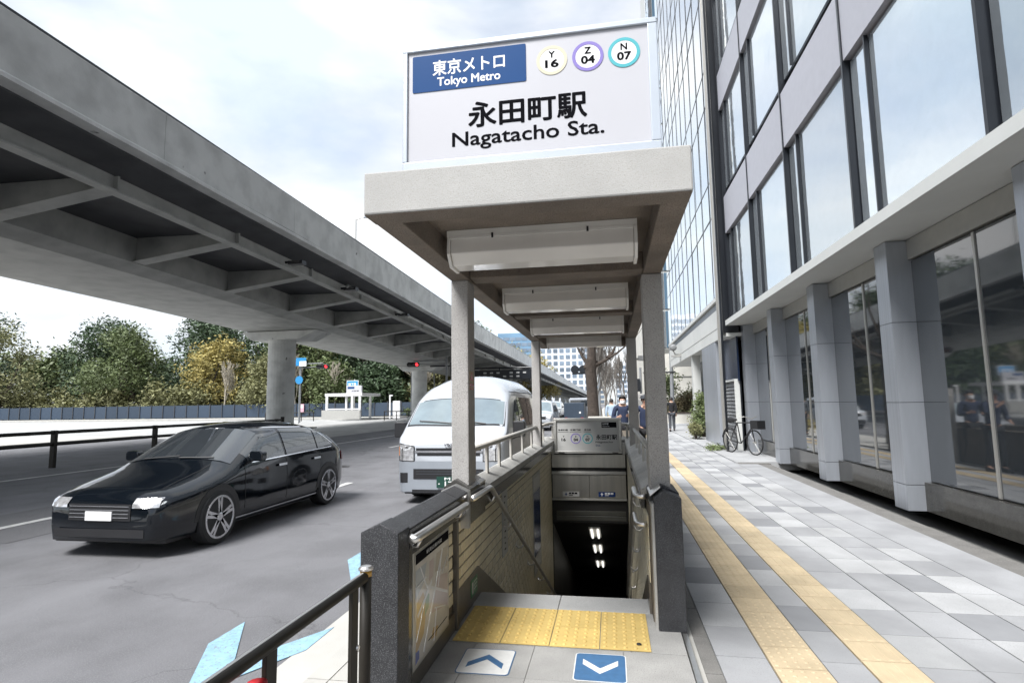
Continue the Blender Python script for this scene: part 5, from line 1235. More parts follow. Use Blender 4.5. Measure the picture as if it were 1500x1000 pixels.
def tubes(segs, n_of):
    V, F = [], []; o = 0
    for pts, rs, dep in segs:
        n = n_of(dep); P = np.array(pts); 
        for i in range(len(P)):
            d = P[min(i+1, len(P)-1)]-P[max(i-1, 0)]; d /= np.linalg.norm(d)+1e-9
            u = np.array([0, 0, 1.]) if abs(d[2]) < .9 else np.array([1., 0, 0]); a = np.cross(d, u); a /= np.linalg.norm(a); b_ = np.cross(a, d)
            for k in range(n): t = 2*PI*k/n; V.append(P[i]+(a*math.cos(t)+b_*math.sin(t))*rs[i])
        for i in range(len(P)-1):
            for k in range(n): F.append((o+i*n+k, o+i*n+(k+1) % n, o+(i+1)*n+(k+1) % n, o+(i+1)*n+k))
        o += len(P)*n
    return np.array(V), np.array(F)
def put(me, name, parent, loc=(0, 0, 0)):
    o = bpy.data.objects.new(name, me); COL.objects.link(o); o.parent = parent; o.location = loc; return o
def leafy_tree(label, x, y, h, w, leafm, seed, n=9000, size=.22, name='evergreen_tree', group=None, z=-.1, trunk_h=.3, nl=11, bark='bark'):
    rng = np.random.default_rng(seed); t = thing(name, label, 'tree', (x, y, z), group=group)
    segs = []; r = h*.022
    th = h*trunk_h; p0 = np.array([0, 0, 0.]); lean = rng.normal(size=3)*.04; lean[2] = 1
    pts = [p0+lean*th*k/4 for k in range(5)]; segs.append((pts, [r*1.3, r*1.05, r, r*.95, r*.9], 3))
    lobes = []
    for k in range(nl):
        a = rng.random()*2*PI; zz = th+(h-th)*(.12+.80*(k+.5)/nl); sp = w*.36*math.sin(min(1, (1.12-(zz-th)/(h-th)))*PI*.62)
        c = np.array([math.cos(a)*sp*rng.uniform(.4, 1.1), math.sin(a)*sp*rng.uniform(.4, 1.1), zz]); q = w*rng.uniform(.17, .28)
        lobes.append((*c, q, q, q*rng.uniform(.55, .8)))
        st = pts[-1]; mid = (st+c)/2+rng.normal(size=3)*w*.03
        segs.append(([st, mid, c], [r*.55, r*.35, r*.12], 1))
    V, F = tubes(segs, lambda d: 8 if d > 2 else 5)
    put(fast_mesh('trunk', V, F, M[bark]), 'trunk', t)
    v, f = leaves(lobes, n, size, rng); put(fast_mesh('crown', v, f, M[leafm]), 'crown', t)
    return t
def bare_tree(label, x, y, h, seed, depth=4, r=.13, z=-.05, group=None, kids=(3, 4), m='barkgrey', spread=.45, rmin=.012):
    rng = np.random.default_rng(seed); t = thing('bare_tree', label, 'tree', (x, y, z), group=group)
    tr = []; branch_pts(rng, (0, 0, 0), (0, 0, 1), h*.42, r, 0, tr, .1, .2)
    out = []; top = tr[0][0][-1]
    for k in range(6):
        a = 2*PI*k/6+rng.random(); d = np.array([math.cos(a)*.30, math.sin(a)*.30, 1]); d /= np.linalg.norm(d)
        branch_pts(rng, tr[0][0][2+k % 3], d, h*.25, r*.38, depth-1, out, spread, .55, kids, .6, .66, rmin)
    V, F = tubes(tr, lambda d: 8); put(fast_mesh('trunk', V, F, M[m]), 'trunk', t)
    V, F = tubes(out, lambda d: 4 if d > 1 else 3); put(fast_mesh('crown', V, F, M[m]), 'crown', t)
    return t
# the wood beyond the far pavement
tl = [(-58, 92, 20, 17, 'leaf_d'), (-49, 84, 17, 14, 'leaf_m'), (-44, 94, 22, 17, 'leaf_d'), (-38, 85, 16, 13, 'leaf_d'), (-33, 92, 18, 14, 'leaf_d'), (-52, 79, 9, 9, 'leaf_o'),
      (-28, 86, 12, 10, 'leaf_o'), (-23, 94, 13, 11, 'leaf_y'), (-64, 84, 13, 12, 'leaf_y'), (-72, 92, 19, 17, 'leaf_d'), (-80, 82, 15, 14, 'leaf_m'), (-92, 90, 18, 17, 'leaf_d'), (-104, 80, 16, 15, 'leaf_o'),
      (-116, 84, 19, 18, 'leaf_d'), (-130, 80, 18, 17, 'leaf_m'), (-19, 104, 12, 10, 'leaf_y'), (-22, 118, 13, 12, 'leaf_o'), (-17, 128, 12, 10, 'leaf_y'), (-28, 108, 17, 14, 'leaf_d'), (-144, 84, 18, 17, 'leaf_d'), (-84, 106, 22, 19, 'leaf_d'), (-62, 108, 22, 19, 'leaf_m'),
      (-36, 104, 20, 16, 'leaf_o'), (-50, 100, 22, 17, 'leaf_y'), (-42, 79.5, 8, 8, 'leaf_m'), (-34, 79, 7.5, 7, 'leaf_d')]
kind = {'leaf_d': 'dark evergreen tree with a dense crown', 'leaf_m': 'mid green broadleaf tree', 'leaf_y': 'yellowing autumn tree with a loose crown', 'leaf_o': 'olive green tree with thin foliage'}
where = ['behind the far left pillar', 'left of the white station shelter', 'behind the white station shelter', 'right behind the white station shelter', 'behind the blue sign over the shelter', 'low in front of the wood beside the signals',
         'left of the second expressway pillar', 'right of the second expressway pillar', 'at the red signal left of the shelter']
LW = {9: 'tall and broad, left of the near pillar', 10: 'second left of the near pillar', 11: 'third left of the near pillar', 12: 'fourth left of the near pillar', 13: 'fifth left of the near pillar',
      14: 'sixth left of the near pillar', 15: 'seen beyond the van roof', 16: 'between the distant pillars', 17: 'farthest, between the distant pillars', 18: 'behind the gantry sign', 19: 'at the far left end of the hoarding',
      20: 'in the back row left of the near pillar', 21: 'in the back row behind the near pillar', 22: 'in the back row right of the shelter', 23: 'in the back row left of the shelter', 24: 'low, just above the hoarding left of the shelter', 25: 'low, just above the hoarding at the shelter'}
for i, (x, y, h, w, k) in enumerate(tl):
    lab = kind[k]+' '+(where[i] if i < len(where) else LW[i])
    leafy_tree(lab, x, y, h, w, k, 100+i, n=12000 if k in ('leaf_d', 'leaf_m') else 7000, size=.30 if k == 'leaf_d' else .25, group='trees of the wood across the road', nl=18, trunk_h=.10)
for i, (x, y, h) in enumerate(((-46, 77, 11), (-40, 78, 9), (-27, 79, 11), (-23, 84, 12), (-18, 88, 11), (-58, 77, 10))):
    bare_tree('leafless pale twiggy tree in front of the wood, '+['left of the shelter', 'beside the shelter sign', 'left of the round pillar', 'behind the round pillar', 'right of the round pillar', 'by the red signal'][i], x, y, h, 300+i, depth=4, r=.14, group='bare trees before the wood', kids=(3, 5), rmin=.028, m='barkpale')
# pollarded street tree by the stair head
rng = np.random.default_rng(9)
t = thing('street_tree', 'thick bare pollarded street tree with knobbly brown trunk behind the back sign', 'tree', (-.66, 20, PZ))
segs = []
P = [np.array(p) for p in ((-.02, 0, 0), (0, 0, .5), (.03, 0, 1.2), (.0, 0, 2.0), (-.03, 0, 2.6), (.02, 0, 2.95))]; segs.append((P, [.27, .22, .20, .19, .20, .23], 3))
segs.append(([np.array(p) for p in ((.02, 0, 2.9), (.04, 0, 3.3), (.0, 0, 3.9), (.1, 0, 5.2))], [.17, .13, .10, .07], 3))
limbs = [((.1, 0, 2.75), (.55, -.1, 2.95), (.95, -.1, 3.2), (1.5, -.2, 3.65)), ((-.1, 0, 2.8), (-.3, 0, 3.1), (-.5, .1, 3.5), (-.62, .1, 4.1)), ((.05, 0, 3.2), (.2, .1, 3.7), (.35, .2, 4.4), (.3, .2, 5.3)), ((.6, -.1, 3.0), (.75, 0, 3.2), (.9, .1, 3.5), (1.15, .1, 3.62))]
for Lm in limbs: segs.append(([np.array(p) for p in Lm], [.085, .05, .035, .018], 2))
V, F = tubes(segs, lambda d: 14 if d > 2 else 7); put(fast_mesh('trunk', V, F, M['bark']), 'trunk', t)
kn = MB()
for px_, pz_, r_ in ((-.16, 2.72, .11), (.15, 2.80, .10), (-.02, 2.96, .14)):
    kn.lathe([(r_*math.sin(a), -r_*math.cos(a)) for a in np.linspace(.15, PI-.15, 7)], (-.66+px_, 19.95, PZ+pz_), n=10)
kn.build('burr', M['bark'], t, smooth=True)['kind'] = 'stuff'
tw = []
for Lm in limbs:
    for q in range(4):
        i = rng.integers(1, 4); branch_pts(rng, Lm[i], (rng.normal()*.5, rng.normal()*.3, 1), .5, .012, 1, tw, .5, .3, (1, 2), .5, .7, .004)
V, F = tubes(tw, lambda d: 4); put(fast_mesh('twigs', V, F, M['bark']), 'twigs', t)
# rows of bare street trees further on
row = [(-.75, 34, 7.5), (-.8, 46, 8), (-.6, 58, 8.5), (-.8, 72, 9), (-.3, 90, 9), (1.2, 52, 7), (2.2, 64, 8), (3.2, 80, 9), (4.2, 96, 9.5), (.8, 110, 10), (5.5, 120, 10), (2.6, 135, 11), (-.6, 125, 10)]
for i, (x, y, h) in enumerate(row):
    bare_tree('slender bare street tree, %s of the row beyond the trunk' % ['nearest', 'second', 'third', 'fourth', 'fifth', 'shorter one', 'one with upright twigs', 'one before the distant wall', 'tall distant one', 'far middle one', 'right end one', 'far end middle one', 'far end left one'][i],
              x, y, h, 400+i, depth=4 if y < 100 else 3, r=.11, group='bare trees along the pavement', kids=(4, 5), spread=.24, rmin=.006+y*.00012)
# dense undergrowth filling the wood behind the hoarding
rng = np.random.default_rng(77)
lob = [(-150+i*1.9, 80.5+rng.uniform(-1, 5), rng.uniform(.8, 3.6), 2.6, 2.0, rng.uniform(1.4, 2.6)) for i in range(72)]
v, f = leaves(lob, 60000, .30, rng, .9); o = bpy.data.objects.new('undergrowth', fast_mesh('undergrowth', v, f, M['leaf_o'])); COL.objects.link(o); stuff(o)
o['label'] = 'dense dark green undergrowth behind the navy hoarding'
lob = [(-150+i*3.4, 116+rng.uniform(-3, 5), rng.uniform(3, 13), 6, 3.0, rng.uniform(3, 5)) for i in range(38)]
v, f = leaves(lob, 45000, .55, rng, .9); o = bpy.data.objects.new('far_wood', fast_mesh('far_wood', v, f, M['leaf_m'])); COL.objects.link(o); stuff(o)
o['label'] = 'far edge of the wood closing the view under the expressway'
# hedges and shrubs
def bush(name, label, x, y, z0, rx, ry, h, m, n, size, seed, nl=9, cat='shrub'):
    rng = np.random.default_rng(seed); t = thing(name, label, cat, (x, y, z0)); lobes = []; segs = []
    for k in range(nl):
        c = (rng.uniform(-.7, .7)*rx, rng.uniform(-.7, .7)*ry, h*rng.uniform(.2, .85)); q = rng.uniform(.3, .5)
        lobes.append((*c, rx*q+.05, ry*q+.05, h*q*.6)); segs.append(([np.array([c[0]*.3, c[1]*.3, 0]), np.array([c[0]*.6, c[1]*.6, c[2]*.5]), np.array(c)], [.018, .012, .006], 1))
    V, F = tubes(segs, lambda d: 5); put(fast_mesh('stems', V, F, M['bark']), 'stems', t)
    v, f = leaves(lobes, n, size, rng, .8); put(fast_mesh('foliage', v, f, M[m]), 'foliage', t); return t
bush('shrub', 'loose green shrub growing against the blue grey metal wall', 3.62, 24.0, 0.0, .33, 1.0, 1.75, 'leaf_s', 4200, .05, 51, 14)
bush('ground_plant', 'small pale leafy plant spreading at the foot of the green shrub', 3.15, 22.6, 0.0, .25, .6, .55, 'leaf_o', 1100, .05, 52, 7, 'plant')
bush('weed_tuft', 'small tuft of grass beside the bicycle wheel', 3.0, 17.6, -.01, .26, .3, .16, 'leaf_s', 700, .03, 53, 7, 'grass')
bush('shrub', 'tall bush behind the low white wall left of the glass fin', 4.6, 42.0, 0.0, 2.0, 1.2, 3.6, 'leaf_m', 7000, .09, 54, 14)
bush('hedge', 'brown green hedge behind the low white wall', 5.3, 39.6, .55, 1.8, .5, 1.5, 'leaf_b', 4500, .06, 55, 12, 'hedge')
bush('hedge', 'yellow green clipped hedge at the foot of the bare trees', -.1, 27.5, -.04, .75, 1.6, .95, 'leaf_y', 4200, .05, 56, 12, 'hedge')
bush('hedge', 'low green hedge on the far pavement left of the round pillar', -23.5, 67.5, -.05, 2.2, 1.0, 1.3, 'leaf_m', 3000, .12, 57, 12, 'hedge')

# ================================================================== ACROSS THE ROAD
t = thing('station_shelter', 'small white flat roofed station entrance shelter across the road', 'shelter', (-29.5, 60, -.05))
X0, X1, Y0, Y1 = -31.3, -26.9, 58.2, 63.2
b = MB(); b.box(X0, X1, Y0, Y1, 2.48, 2.78); b.build('roof', M['white'], t, bevel=.03)
for x, y in ((X0+.2, Y0+.15), (-28.1, Y0+.15), (-27.2, Y0+.15), (X0+.2, Y1-.15), (-28.1, Y1-.15)):
    b = MB(); b.box(x-.11, x+.11, y-.11, y+.11, -.05, 2.479); b.build('post', M['white'], t)
b = MB(); b.box(X0-.3, X1-.2, Y0-.1, Y0+.02, -.05, .95); b.build('parapet', M['alu'], t)
b = MB(); b.box(X0+.2, X1-.4, Y0+.03, Y0+.09, 1.0, 1.12); b.build('handrail', M['white'], t)
t = thing('shelter_sign', 'white station sign box standing on the shelter roof', 'sign', (-27.4, 58.6, 2.78))
b = MB(); b.box(-28.9, -27.1, 58.5, 58.8, 2.79, 3.62); b.build('box', M['signface'], t, bevel=.02)
b = MB(); b.box(-28.75, -27.95, 58.48, 58.499, 3.28, 3.5); b.build('blue_panel', M['signblue'], t)
text(t, '永田町駅', M['black'], (-28.3, -27.4, 2.92, 3.12), (0, 58.5, 0), bold=.02, **XZ)
t = thing('blue_road_sign', 'blue rectangular road sign on a pole over the white shelter', 'sign', (-30.6, 64, -.05))
b = MB(); b.tube([(-30.6, 64.1, -.05), (-30.6, 64.1, 4.6)], .07, 8); b.build('pole', M['alu'], t)
b = MB(); b.box(-31.55, -30.05, 63.95, 64.02, 3.5, 4.45); b.build('panel', M['white'], t)
b = MB(); b.box(-31.49, -30.11, 63.92, 63.949, 3.56, 4.39); b.build('blue_field', M['bluesign'], t)
text(t, '地下鉄', M['white'], (-31.35, -30.3, 3.80, 4.18), (0, 63.92, 0), bold=.02, **XZ)
# hoarding in front of the wood
t = thing('hoarding', 'long navy blue panelled fence in front of the wood', 'fence', (-48, 75.5, -.1))
b = MB(); b.box(-.99, .99, 0, .06, 0, 1.85); me = mesh_of(b, 'panel', M['fence'])
for i in range(56): inst('panel', me, (-130+i*2.0, 75.5, -.08+.02*(i % 2)), t)
for i in range(57):
    b = MB(); b.box(-131.05+i*2, -130.95+i*2, 75.4, 75.49, -.1, 1.95); b.build('post', M['cloth_grey'], t)
# white poles, barriers
t = thing('white_pillar_sign', 'white upright board and post right of the shelter', 'sign', (-24.5, 62, -.1))
b = MB(); b.box(-25.3, -25.15, 62, 62.15, -.1, 2.6); b.box(-25.149, -24.9, 62, 62.15, 2.45, 2.6); b.build('post', M['white'], t)
b = MB(); b.box(-25.0, -24.1, 62.3, 62.5, -.1, 1.9); b.build('board', M['white'], t, bevel=.03)
t = thing('pink_notice', 'small pink notice board on the navy hoarding', 'sign', (-44, 75.3, .6))
b = MB(); b.box(-44.5, -43.7, 75.25, 75.38, .55, 1.75); b.build('board', mat('pink_print', (.65, .38, .45), .5), t)
b = MB(); b.box(-44.4, -43.8, 75.24, 75.249, 1.2, 1.6); b.build('white_field', M['white'], t)
for k, (x0, x1, y, lab) in enumerate(((-24.0, -18.5, 57.5, 'low dark pedestrian barrier right of the shelter'), (-38, -32.2, 57.5, 'low dark pedestrian barrier left of the shelter'))):
    t = thing('barrier_rail', lab, 'guard rail', (x0, y, ROAD_Z))
    b = MB(); b.tube([(x0, y, .75), (x1, y, .75)], .05, 8); b.tube([(x0, y, .3), (x1, y, .3)], .035, 8); b.build('rail', M['gal'], t)
    for i in range(5):
        x = x0+(x1-x0)*i/4; b = MB(); b.tube([(x, y, ROAD_Z), (x, y, .8)], .05, 8); b.build('post', M['gal'], t)
t = thing('median_guard_rail', 'dark median guard rail behind the roof of the black car', 'guard rail', (-15.8, 24, ROAD_Z))
for z in (.62, .95):
    b = MB(); b.tube([(-15.8, -20, z-.15), (-15.8, 25.2, z-.15)], .05, 8); b.build('rail', M['gal'], t)
for y in np.arange(-19, 26, 3.65):
    b = MB(); b.box(-15.87, -15.73, y-.05, y+.05, ROAD_Z, .86); b.build('post', M['gal'], t)
b = MB(); b.tube([(-15.8, 25.3, ROAD_Z), (-15.8, 25.3, .95)], .09, 10); b.build('end_post', M['gal'], t)
# traffic lights
def signal(label, px_, py_, x, y, z, facing_red=True, arm_to=None, w=1.25):
    t = thing('traffic_light', label, 'traffic light', (x, y, ROAD_Z), group='traffic lights of the junction')
    b = MB(); b.tube([(px_, py_, ROAD_Z), (px_, py_, z+.6)], .10, 10); b.build('pole', M['wire'], t)
    b = MB(); b.tube([(px_, py_, z+.35), (x, y+.15, z+.35)], .045, 8); b.tube([(px_, py_, z-.05), (x, y+.15, z+.05)], .03, 8); b.build('arm', M['wire'], t)
    b = MB(); b.prism(rrect(x-w/2, x+w/2, z-.22, z+.22, .18), 'y', y, y+.18); b.build('housing', M['facdark'], t, bevel=.02)
    for i, dx in enumerate((-.4, 0, .4)):
        b = MB(); b.lathe([(.15, -.01), (.15, .005)], (x+dx*w/1.25, y, z), axis='y', n=18)
        b.build('lens', M['sig_red'] if (i == 2 and facing_red) else M['plastic'], t)
        b = MB(); vs = []
        for k in range(11):
            a = PI*k/10; vs += [(x+dx*w/1.25+.17*math.cos(a), y, z+.17*math.sin(a)), (x+dx*w/1.25+.17*math.cos(a), y-.22, z+.17*math.sin(a)-.02)]
        b.add(vs, [(2*k, 2*k+2, 2*k+3, 2*k+1) for k in range(10)]); b.build('visor', M['plastic'], t)
    return t
signal('red traffic light at left over the hoarding beside a blue sign', -31.0, 52.6, -28.3, 52, 5.35)
signal('red traffic light beside the top of the round expressway pillar', -15.0, 50.5, -18.1, 50, 5.15, w=1.2)
t = thing('place_name_sign', 'small blue and white junction name plate beside the left signal', 'sign', (-30.4, 52.2, 5.8))
b = MB(); b.box(-31.3, -30.2, 52.2, 52.26, 5.5, 6.3); b.build('plate', M['bluesign'], t)
b = MB(); b.box(-30.9, -30.15, 52.18, 52.199, 5.45, 5.95); b.build('white_plate', M['white'], t)
t = thing('round_blue_sign', 'round blue road sign at the left edge beside the near pillar', 'sign', (-28.8, 49, 0))
b = MB(); b.lathe([(.38, -.02), (.38, .02)], (-29.0, 49, 3.9), axis='y', n=28); b.build('disc', M['bluesign'], t)
b = MB(); b.tube([(-29.0, 49.1, ROAD_Z), (-29.0, 49.1, 4.3)], .05, 8); b.build('pole', M['wire'], t)
t = thing('street_pole', 'thin grey pole standing left of the round expressway pillar', 'pole', (-21.6, 62.5, 0))
b = MB(); b.tube([(-22.9, 63, -.1), (-22.9, 63, 5.9)], [.17, .13], 10); b.build('pole', M['wire'], t)
b = MB(); b.tube([(-22.9, 63, 5.4), (-22.2, 63, 5.9), (-21.5, 63, 6.0)], .06, 8); b.build('arm', M['wire'], t)
t = thing('signal_pole', 'dark pole with crossarm right of the round expressway pillar', 'pole', (-15.5, 56, 0))
b = MB(); b.tube([(-16.1, 56, ROAD_Z), (-16.1, 56, 5.9)], .13, 10); b.build('pole', M['facdark'], t)
b = MB(); b.tube([(-18.4, 56, 5.35), (-13.9, 56, 5.35)], .06, 8); b.build('arm', M['facdark'], t)
b = MB(); b.box(-14.6, -13.7, 55.9, 56.1, 5.05, 5.6); b.build('signal_head', M['facdark'], t)
t = thing('traffic_light', 'dark rear facing traffic light left of the thick tree trunk', 'traffic light', (-2.3, 44, 0), group='traffic lights of the junction')
b = MB(); b.tube([(-.9, 44.6, -.1), (-.9, 44.6, 5)], .09, 8); b.tube([(-.9, 44.6, 3.75), (-2.9, 44.2, 3.72)], .04, 8); b.build('pole', M['wire'], t)
for x in (-2.72, -2.08):
    b = MB(); b.lathe([(.30, -.04), (.33, 0), (.30, .12)], (x, 44.1, 3.98), axis='y', n=20); b.build('back_plate', M['facdark'], t)
b = MB(); b.box(-2.95, -1.85, 44.14, 44.2, 3.60, 3.70); b.build('bracket', M['facdark'], t)

# ================================================================== DISTANT BUILDINGS
def tower(label, x0, x1, y, h, floors, bays, wall, win, depth=24, inset=.22):
    t = thing('office_tower', label, 'building', ((x0+x1)/2, y, -.2))
    b = MB(); b.box(x0, x1, y, y+depth, -.2, h); b.build('wall', M[wall], t)
    fh = (h-2)/floors; bw_ = (x1-x0)/bays
    b = MB(); b.box(-bw_*(.5-inset/2), bw_*(.5-inset/2), -.25, .1, 0, fh*.58); me = mesh_of(b, 'window', M[win])
    cnt = 0; far = MB()
    for i in range(floors):
        for j in range(bays):
            cx, z = x0+bw_*(j+.5), i*fh+fh*.25
            if cnt < 290: inst('window', me, (cx, y, z), t); cnt += 1
    b = MB(); b.box(-.25, .1, -.1, .1, 0, .1)
    for j in range(int(depth/6)):
        for i in range(floors):
            b = MB(); yy = y+3+j*6; z = i*fh+fh*.25; b.box(x1-.02, x1+.2, yy-1.9, yy+1.9, z, z+fh*.55)
            if i >= floors-9: b.build('side_window', M[win], t)
    return t
tower('white office tower with rows of grey windows beyond the expressway end', -37, -10.5, 300, 46, 13, 8, 'bldwhite', 'bldwin', inset=.34)
tower('blue glass tower peeking over the expressway behind the second left column', -66, -41, 330, 43, 12, 7, 'bldglass', 'bldwin', inset=.12)
tower('pale distant tower among the bare trees', 4, 20, 420, 30, 8, 4, 'bldwhite', 'bldwin')
tower('low pale block at the end of the road', -30, -4, 360, 14, 4, 8, 'creamwall', 'bldwin')
t = thing('cream_building', 'plain cream wall of the building behind the right columns', 'building', (7, 46, 0))
b = MB(); b.box(2.75, 15, 46, 62, -.1, 9.5); b.build('wall', M['creamwall'], t)
b = MB(); b.box(2.7, 15.1, 45.9, 46.3, 9.5, 9.8); b.build('coping', M['facwhite'], t)
b = MB(); b.box(3.3, 5.9, 45.94, 45.999, 1.2, 1.25); b.box(2.76, 15, 45.95, 45.999, 3.3, 3.36); b.build('wall_seam', M['alu'], t)
t = thing('glass_wing', 'narrow greenish glass tower edge beside the mirrored facade', 'building', (3.6, 37, 0))
b = MB(); b.box(3.0, 3.9, 35.5, 39, 4.6, 40); b.build('core', M['facwhite'], t)
for i in range(14):
    b = MB(); b.box(3.02, 3.42, 35.44, 35.49, 4.7+2.4*i, 6.95+2.4*i); b.build('glass_pane', M['facglass'], t)
    b = MB(); b.box(3.46, 3.88, 35.44, 35.49, 4.7+2.4*i, 6.95+2.4*i); b.build('glass_pane', M['bldglass'], t)
t = thing('low_wall', 'low white concrete wall in front of the brown green hedge', 'wall', (5, 38.2, 0))
b = MB(); b.box(3.1, 9, 38.2, 38.5, -.05, .62); b.build('wall', M['creamwall'], t)
b = MB(); b.box(3.05, 9, 38.15, 38.55, .62, .70); b.build('coping', M['bark'], t)
t = thing('utility_pole', 'grey utility pole with a crossarm beyond the right columns', 'pole', (3.42, 33.8, 0))
b = MB(); b.tube([(3.50, 34.2, -.05), (3.62, 34.2, 9.5)], [.11, .09], 12); b.build('pole', M['wire'], t)
b = MB(); b.tube([(1.9, 34.1, 3.10), (3.75, 34.1, 3.12)], .045, 8); b.build('crossarm', M['facdark'], t)
t = thing('pedestrian_signal', 'dark pedestrian signal on the pole behind the far right column', 'traffic light', (1.6, 34.1, 2.6))
b = MB(); b.box(1.25, 1.5, 30, 30.2, 1.95, 2.62); b.build('housing', M['facdark'], t, bevel=.02)
b = MB(); b.tube([(1.55, 30.25, -.05), (1.55, 30.25, 3.2)], .06, 8); b.build('pole', M['wire'], t)
t = thing('junction_box', 'low grey utility box at the foot of the thick tree', 'box', (-.35, 18.4, PZ))
b = MB(); b.box(-.72, -.05, 18.3, 18.7, PZ, .93); b.build('body', M['alu'], t, bevel=.02)
b = MB(); b.box(-.75, -.02, 18.27, 18.73, .93, .98); b.build('lid', M['creamwall'], t)
t = thing('street_lamp', 'very thin distant street lamp among the bare trees', 'street lamp', (2.6, 120, 0))
b = MB(); b.tube([(1.2, 118, 0), (1.2, 118, 11.5)], .09, 8); b.build('pole', M['wire'], t)
b = MB(); b.tube([(1.2, 118, 11.4), (.2, 118, 11.7), (-.6, 118, 11.6)], .10, 8); b.build('lamp_head', M['wire'], t)

# ================================================================== PEOPLE
def skin_obj(name, V, Ed, Rd, m, parent, sub=2, root=0):
    me = bpy.data.meshes.new(name); me.from_pydata([tuple(v) for v in V], Ed, []); me.materials.append(m)
    o = bpy.data.objects.new(name, me); COL.objects.link(o); o.parent = parent
    md = o.modifiers.new('Skin', 'SKIN'); md.use_smooth_shade = True
    for i, r in enumerate(Rd):
        sv = me.skin_vertices[0].data[i]; rr = r if isinstance(r, tuple) else (r, r); sv.radius = rr; sv.use_root = (i == root)
    s_ = o.modifiers.new('Subdivision', 'SUBSURF'); s_.levels = sub; s_.render_levels = sub
    return o
def person(label, loc, rz, h, top_m, leg_m, arms, stride=0.0, lean=0.0, mask=True, hat=False, hair_long=False, group=None, mesh_scale=1.0):
    """faces local -Y; arms = ((elbow, hand) for -x side, (elbow, hand) for +x side) as offsets from the shoulder"""
    t = thing('person', label, 'person', loc, group=group)
    k = h/1.70
    def q(x, y, z): return Vector((x*k, y*k - lean*max(0, z-.95)*k, z*k))
    sh = .185; hp = .095
    pelvis, waist, chest, neck0, neck1, head1, head2 = q(0, 0, .93), q(0, 0, 1.08), q(0, .01, 1.28), q(0, .01, 1.43), q(0, 0, 1.50), q(0, -.01, 1.58), q(0, -.005, 1.635)
    hipL, hipR = q(-hp, 0, .88), q(hp, 0, .88)
    kL, kR = q(-hp*1.05, -stride*.45-.01, .49), q(hp*1.05, stride*.25-.03, .49)
    aL, aR = q(-hp*1.1, -stride*.55, .085), q(hp*1.1, stride*.75, .10 if stride else .085)
    tL, tR = q(-hp*1.25, -stride*.55-.15, .03), q(hp*1.25, stride*.75-.15, .03)
    sL, sR = q(-sh, .01, 1.385), q(sh, .01, 1.385)
    (eL, gL), (eR, gR) = arms
    eL, gL, eR, gR = sL+Vector(eL)*k, sL+Vector(gL)*k, sR+Vector(eR)*k, sR+Vector(gR)*k
    V = [pelvis, waist, chest, neck0, neck1, head1, head2, hipL, kL, aL, tL, hipR, kR, aR, tR, sL, eL, gL, sR, eR, gR]
    Ed = [(0, 1), (1, 2), (2, 3), (3, 4), (4, 5), (5, 6), (0, 7), (7, 8), (8, 9), (9, 10), (0, 11), (11, 12), (12, 13), (13, 14), (3, 15), (15, 16), (16, 17), (3, 18), (18, 19), (19, 20)]
    Rd = [(.13, .10), (.115, .09), (.135, .10), (.075, .065), (.052, .052), (.082, .10), (.070, .085), .082, .055, .038, .032, .082, .055, .038, .032, .055, .040, .026, .055, .040, .026]
    # palms and five fingers
    for base, el, sg in ((17, gL-eL, -1), (20, gR-eR, 1)):
        d = el.normalized(); side = d.cross(Vector((0, 1, 0)));
        if side.length < .2: side = d.cross(Vector((0, 0, 1)))
        side.normalize(); palm = V[base]+d*.055*k; V.append(palm); Rd.append((.030, .016)); ip = len(V)-1; Ed.append((base, ip))
        for f in range(5):
            off = (-.030, -.012, .004, .019, .034)[f]; ln = (.045, .072, .080, .074, .058)[f]
            d2 = (d + side*(off*9 if f == 0 else off*2)).normalized(); a = palm+side*off*k+d*(.0 if f == 0 else .02)*k; c = a+d2*ln*.55*k; e = c+(d2+Vector((0, -.45, -.1))).normalized()*ln*.45*k
            i0 = len(V); V += [a, c, e]; Rd += [.0095, .0085, .007]; Ed += [(ip, i0), (i0, i0+1), (i0+1, i0+2)]
    Rd = [tuple(x*k for x in (r if isinstance(r, tuple) else (r, r))) for r in Rd]
    skin_obj('body', V, Ed, Rd, M['skin'], t, 2)
    # jacket: torso and sleeves
    def S(r): return tuple(x*k for x in (r if isinstance(r, tuple) else (r, r)))
    wL, wR = eL+(gL-eL)*.88, eR+(gR-eR)*.88
    skin_obj('jacket', [q(0, 0, .90), q(0, 0, 1.08), chest, q(0, .01, 1.41), sL, eL, wL, sR, eR, wR], [(0, 1), (1, 2), (2, 3), (3, 4), (4, 5), (5, 6), (3, 7), (7, 8), (8, 9)],
             [S((.165, .125)), S((.150, .115)), S((.165, .122)), S((.10, .085)), S(.072), S(.056), S(.045), S(.072), S(.056), S(.045)], top_m, t, 2)
    skin_obj('trousers', [q(0, 0, .96), hipL, kL, q(-hp*1.1, -stride*.55, .10), hipR, kR, q(hp*1.1, stride*.75, .115)], [(0, 1), (1, 2), (2, 3), (0, 4), (4, 5), (5, 6)],
             [S((.150, .115)), S(.100), S(.075), S(.062), S(.100), S(.075), S(.062)], leg_m, t, 2)
    for a_, t_ in ((aL, tL), (aR, tR)):
        b = MB(); z0 = max(0, t_.z-.03*k); x = a_.x
        b.prism([(a_.y+.05*k, z0), (t_.y-.06*k, z0), (t_.y-.07*k, z0+.035*k), (t_.y+.02*k, z0+.075*k), (a_.y+.03*k, z0+.11*k), (a_.y+.06*k, z0+.08*k)], 'x', x-.042*k, x+.042*k)
        o = b.build('shoe', M['cloth_black'], None, bevel=.01); o.parent = t
    hc = q(0, -.008, 1.585)
    # hair as a shell round the back and top of the skull
    b = MB(); n = 16; rows = 9; vs = []
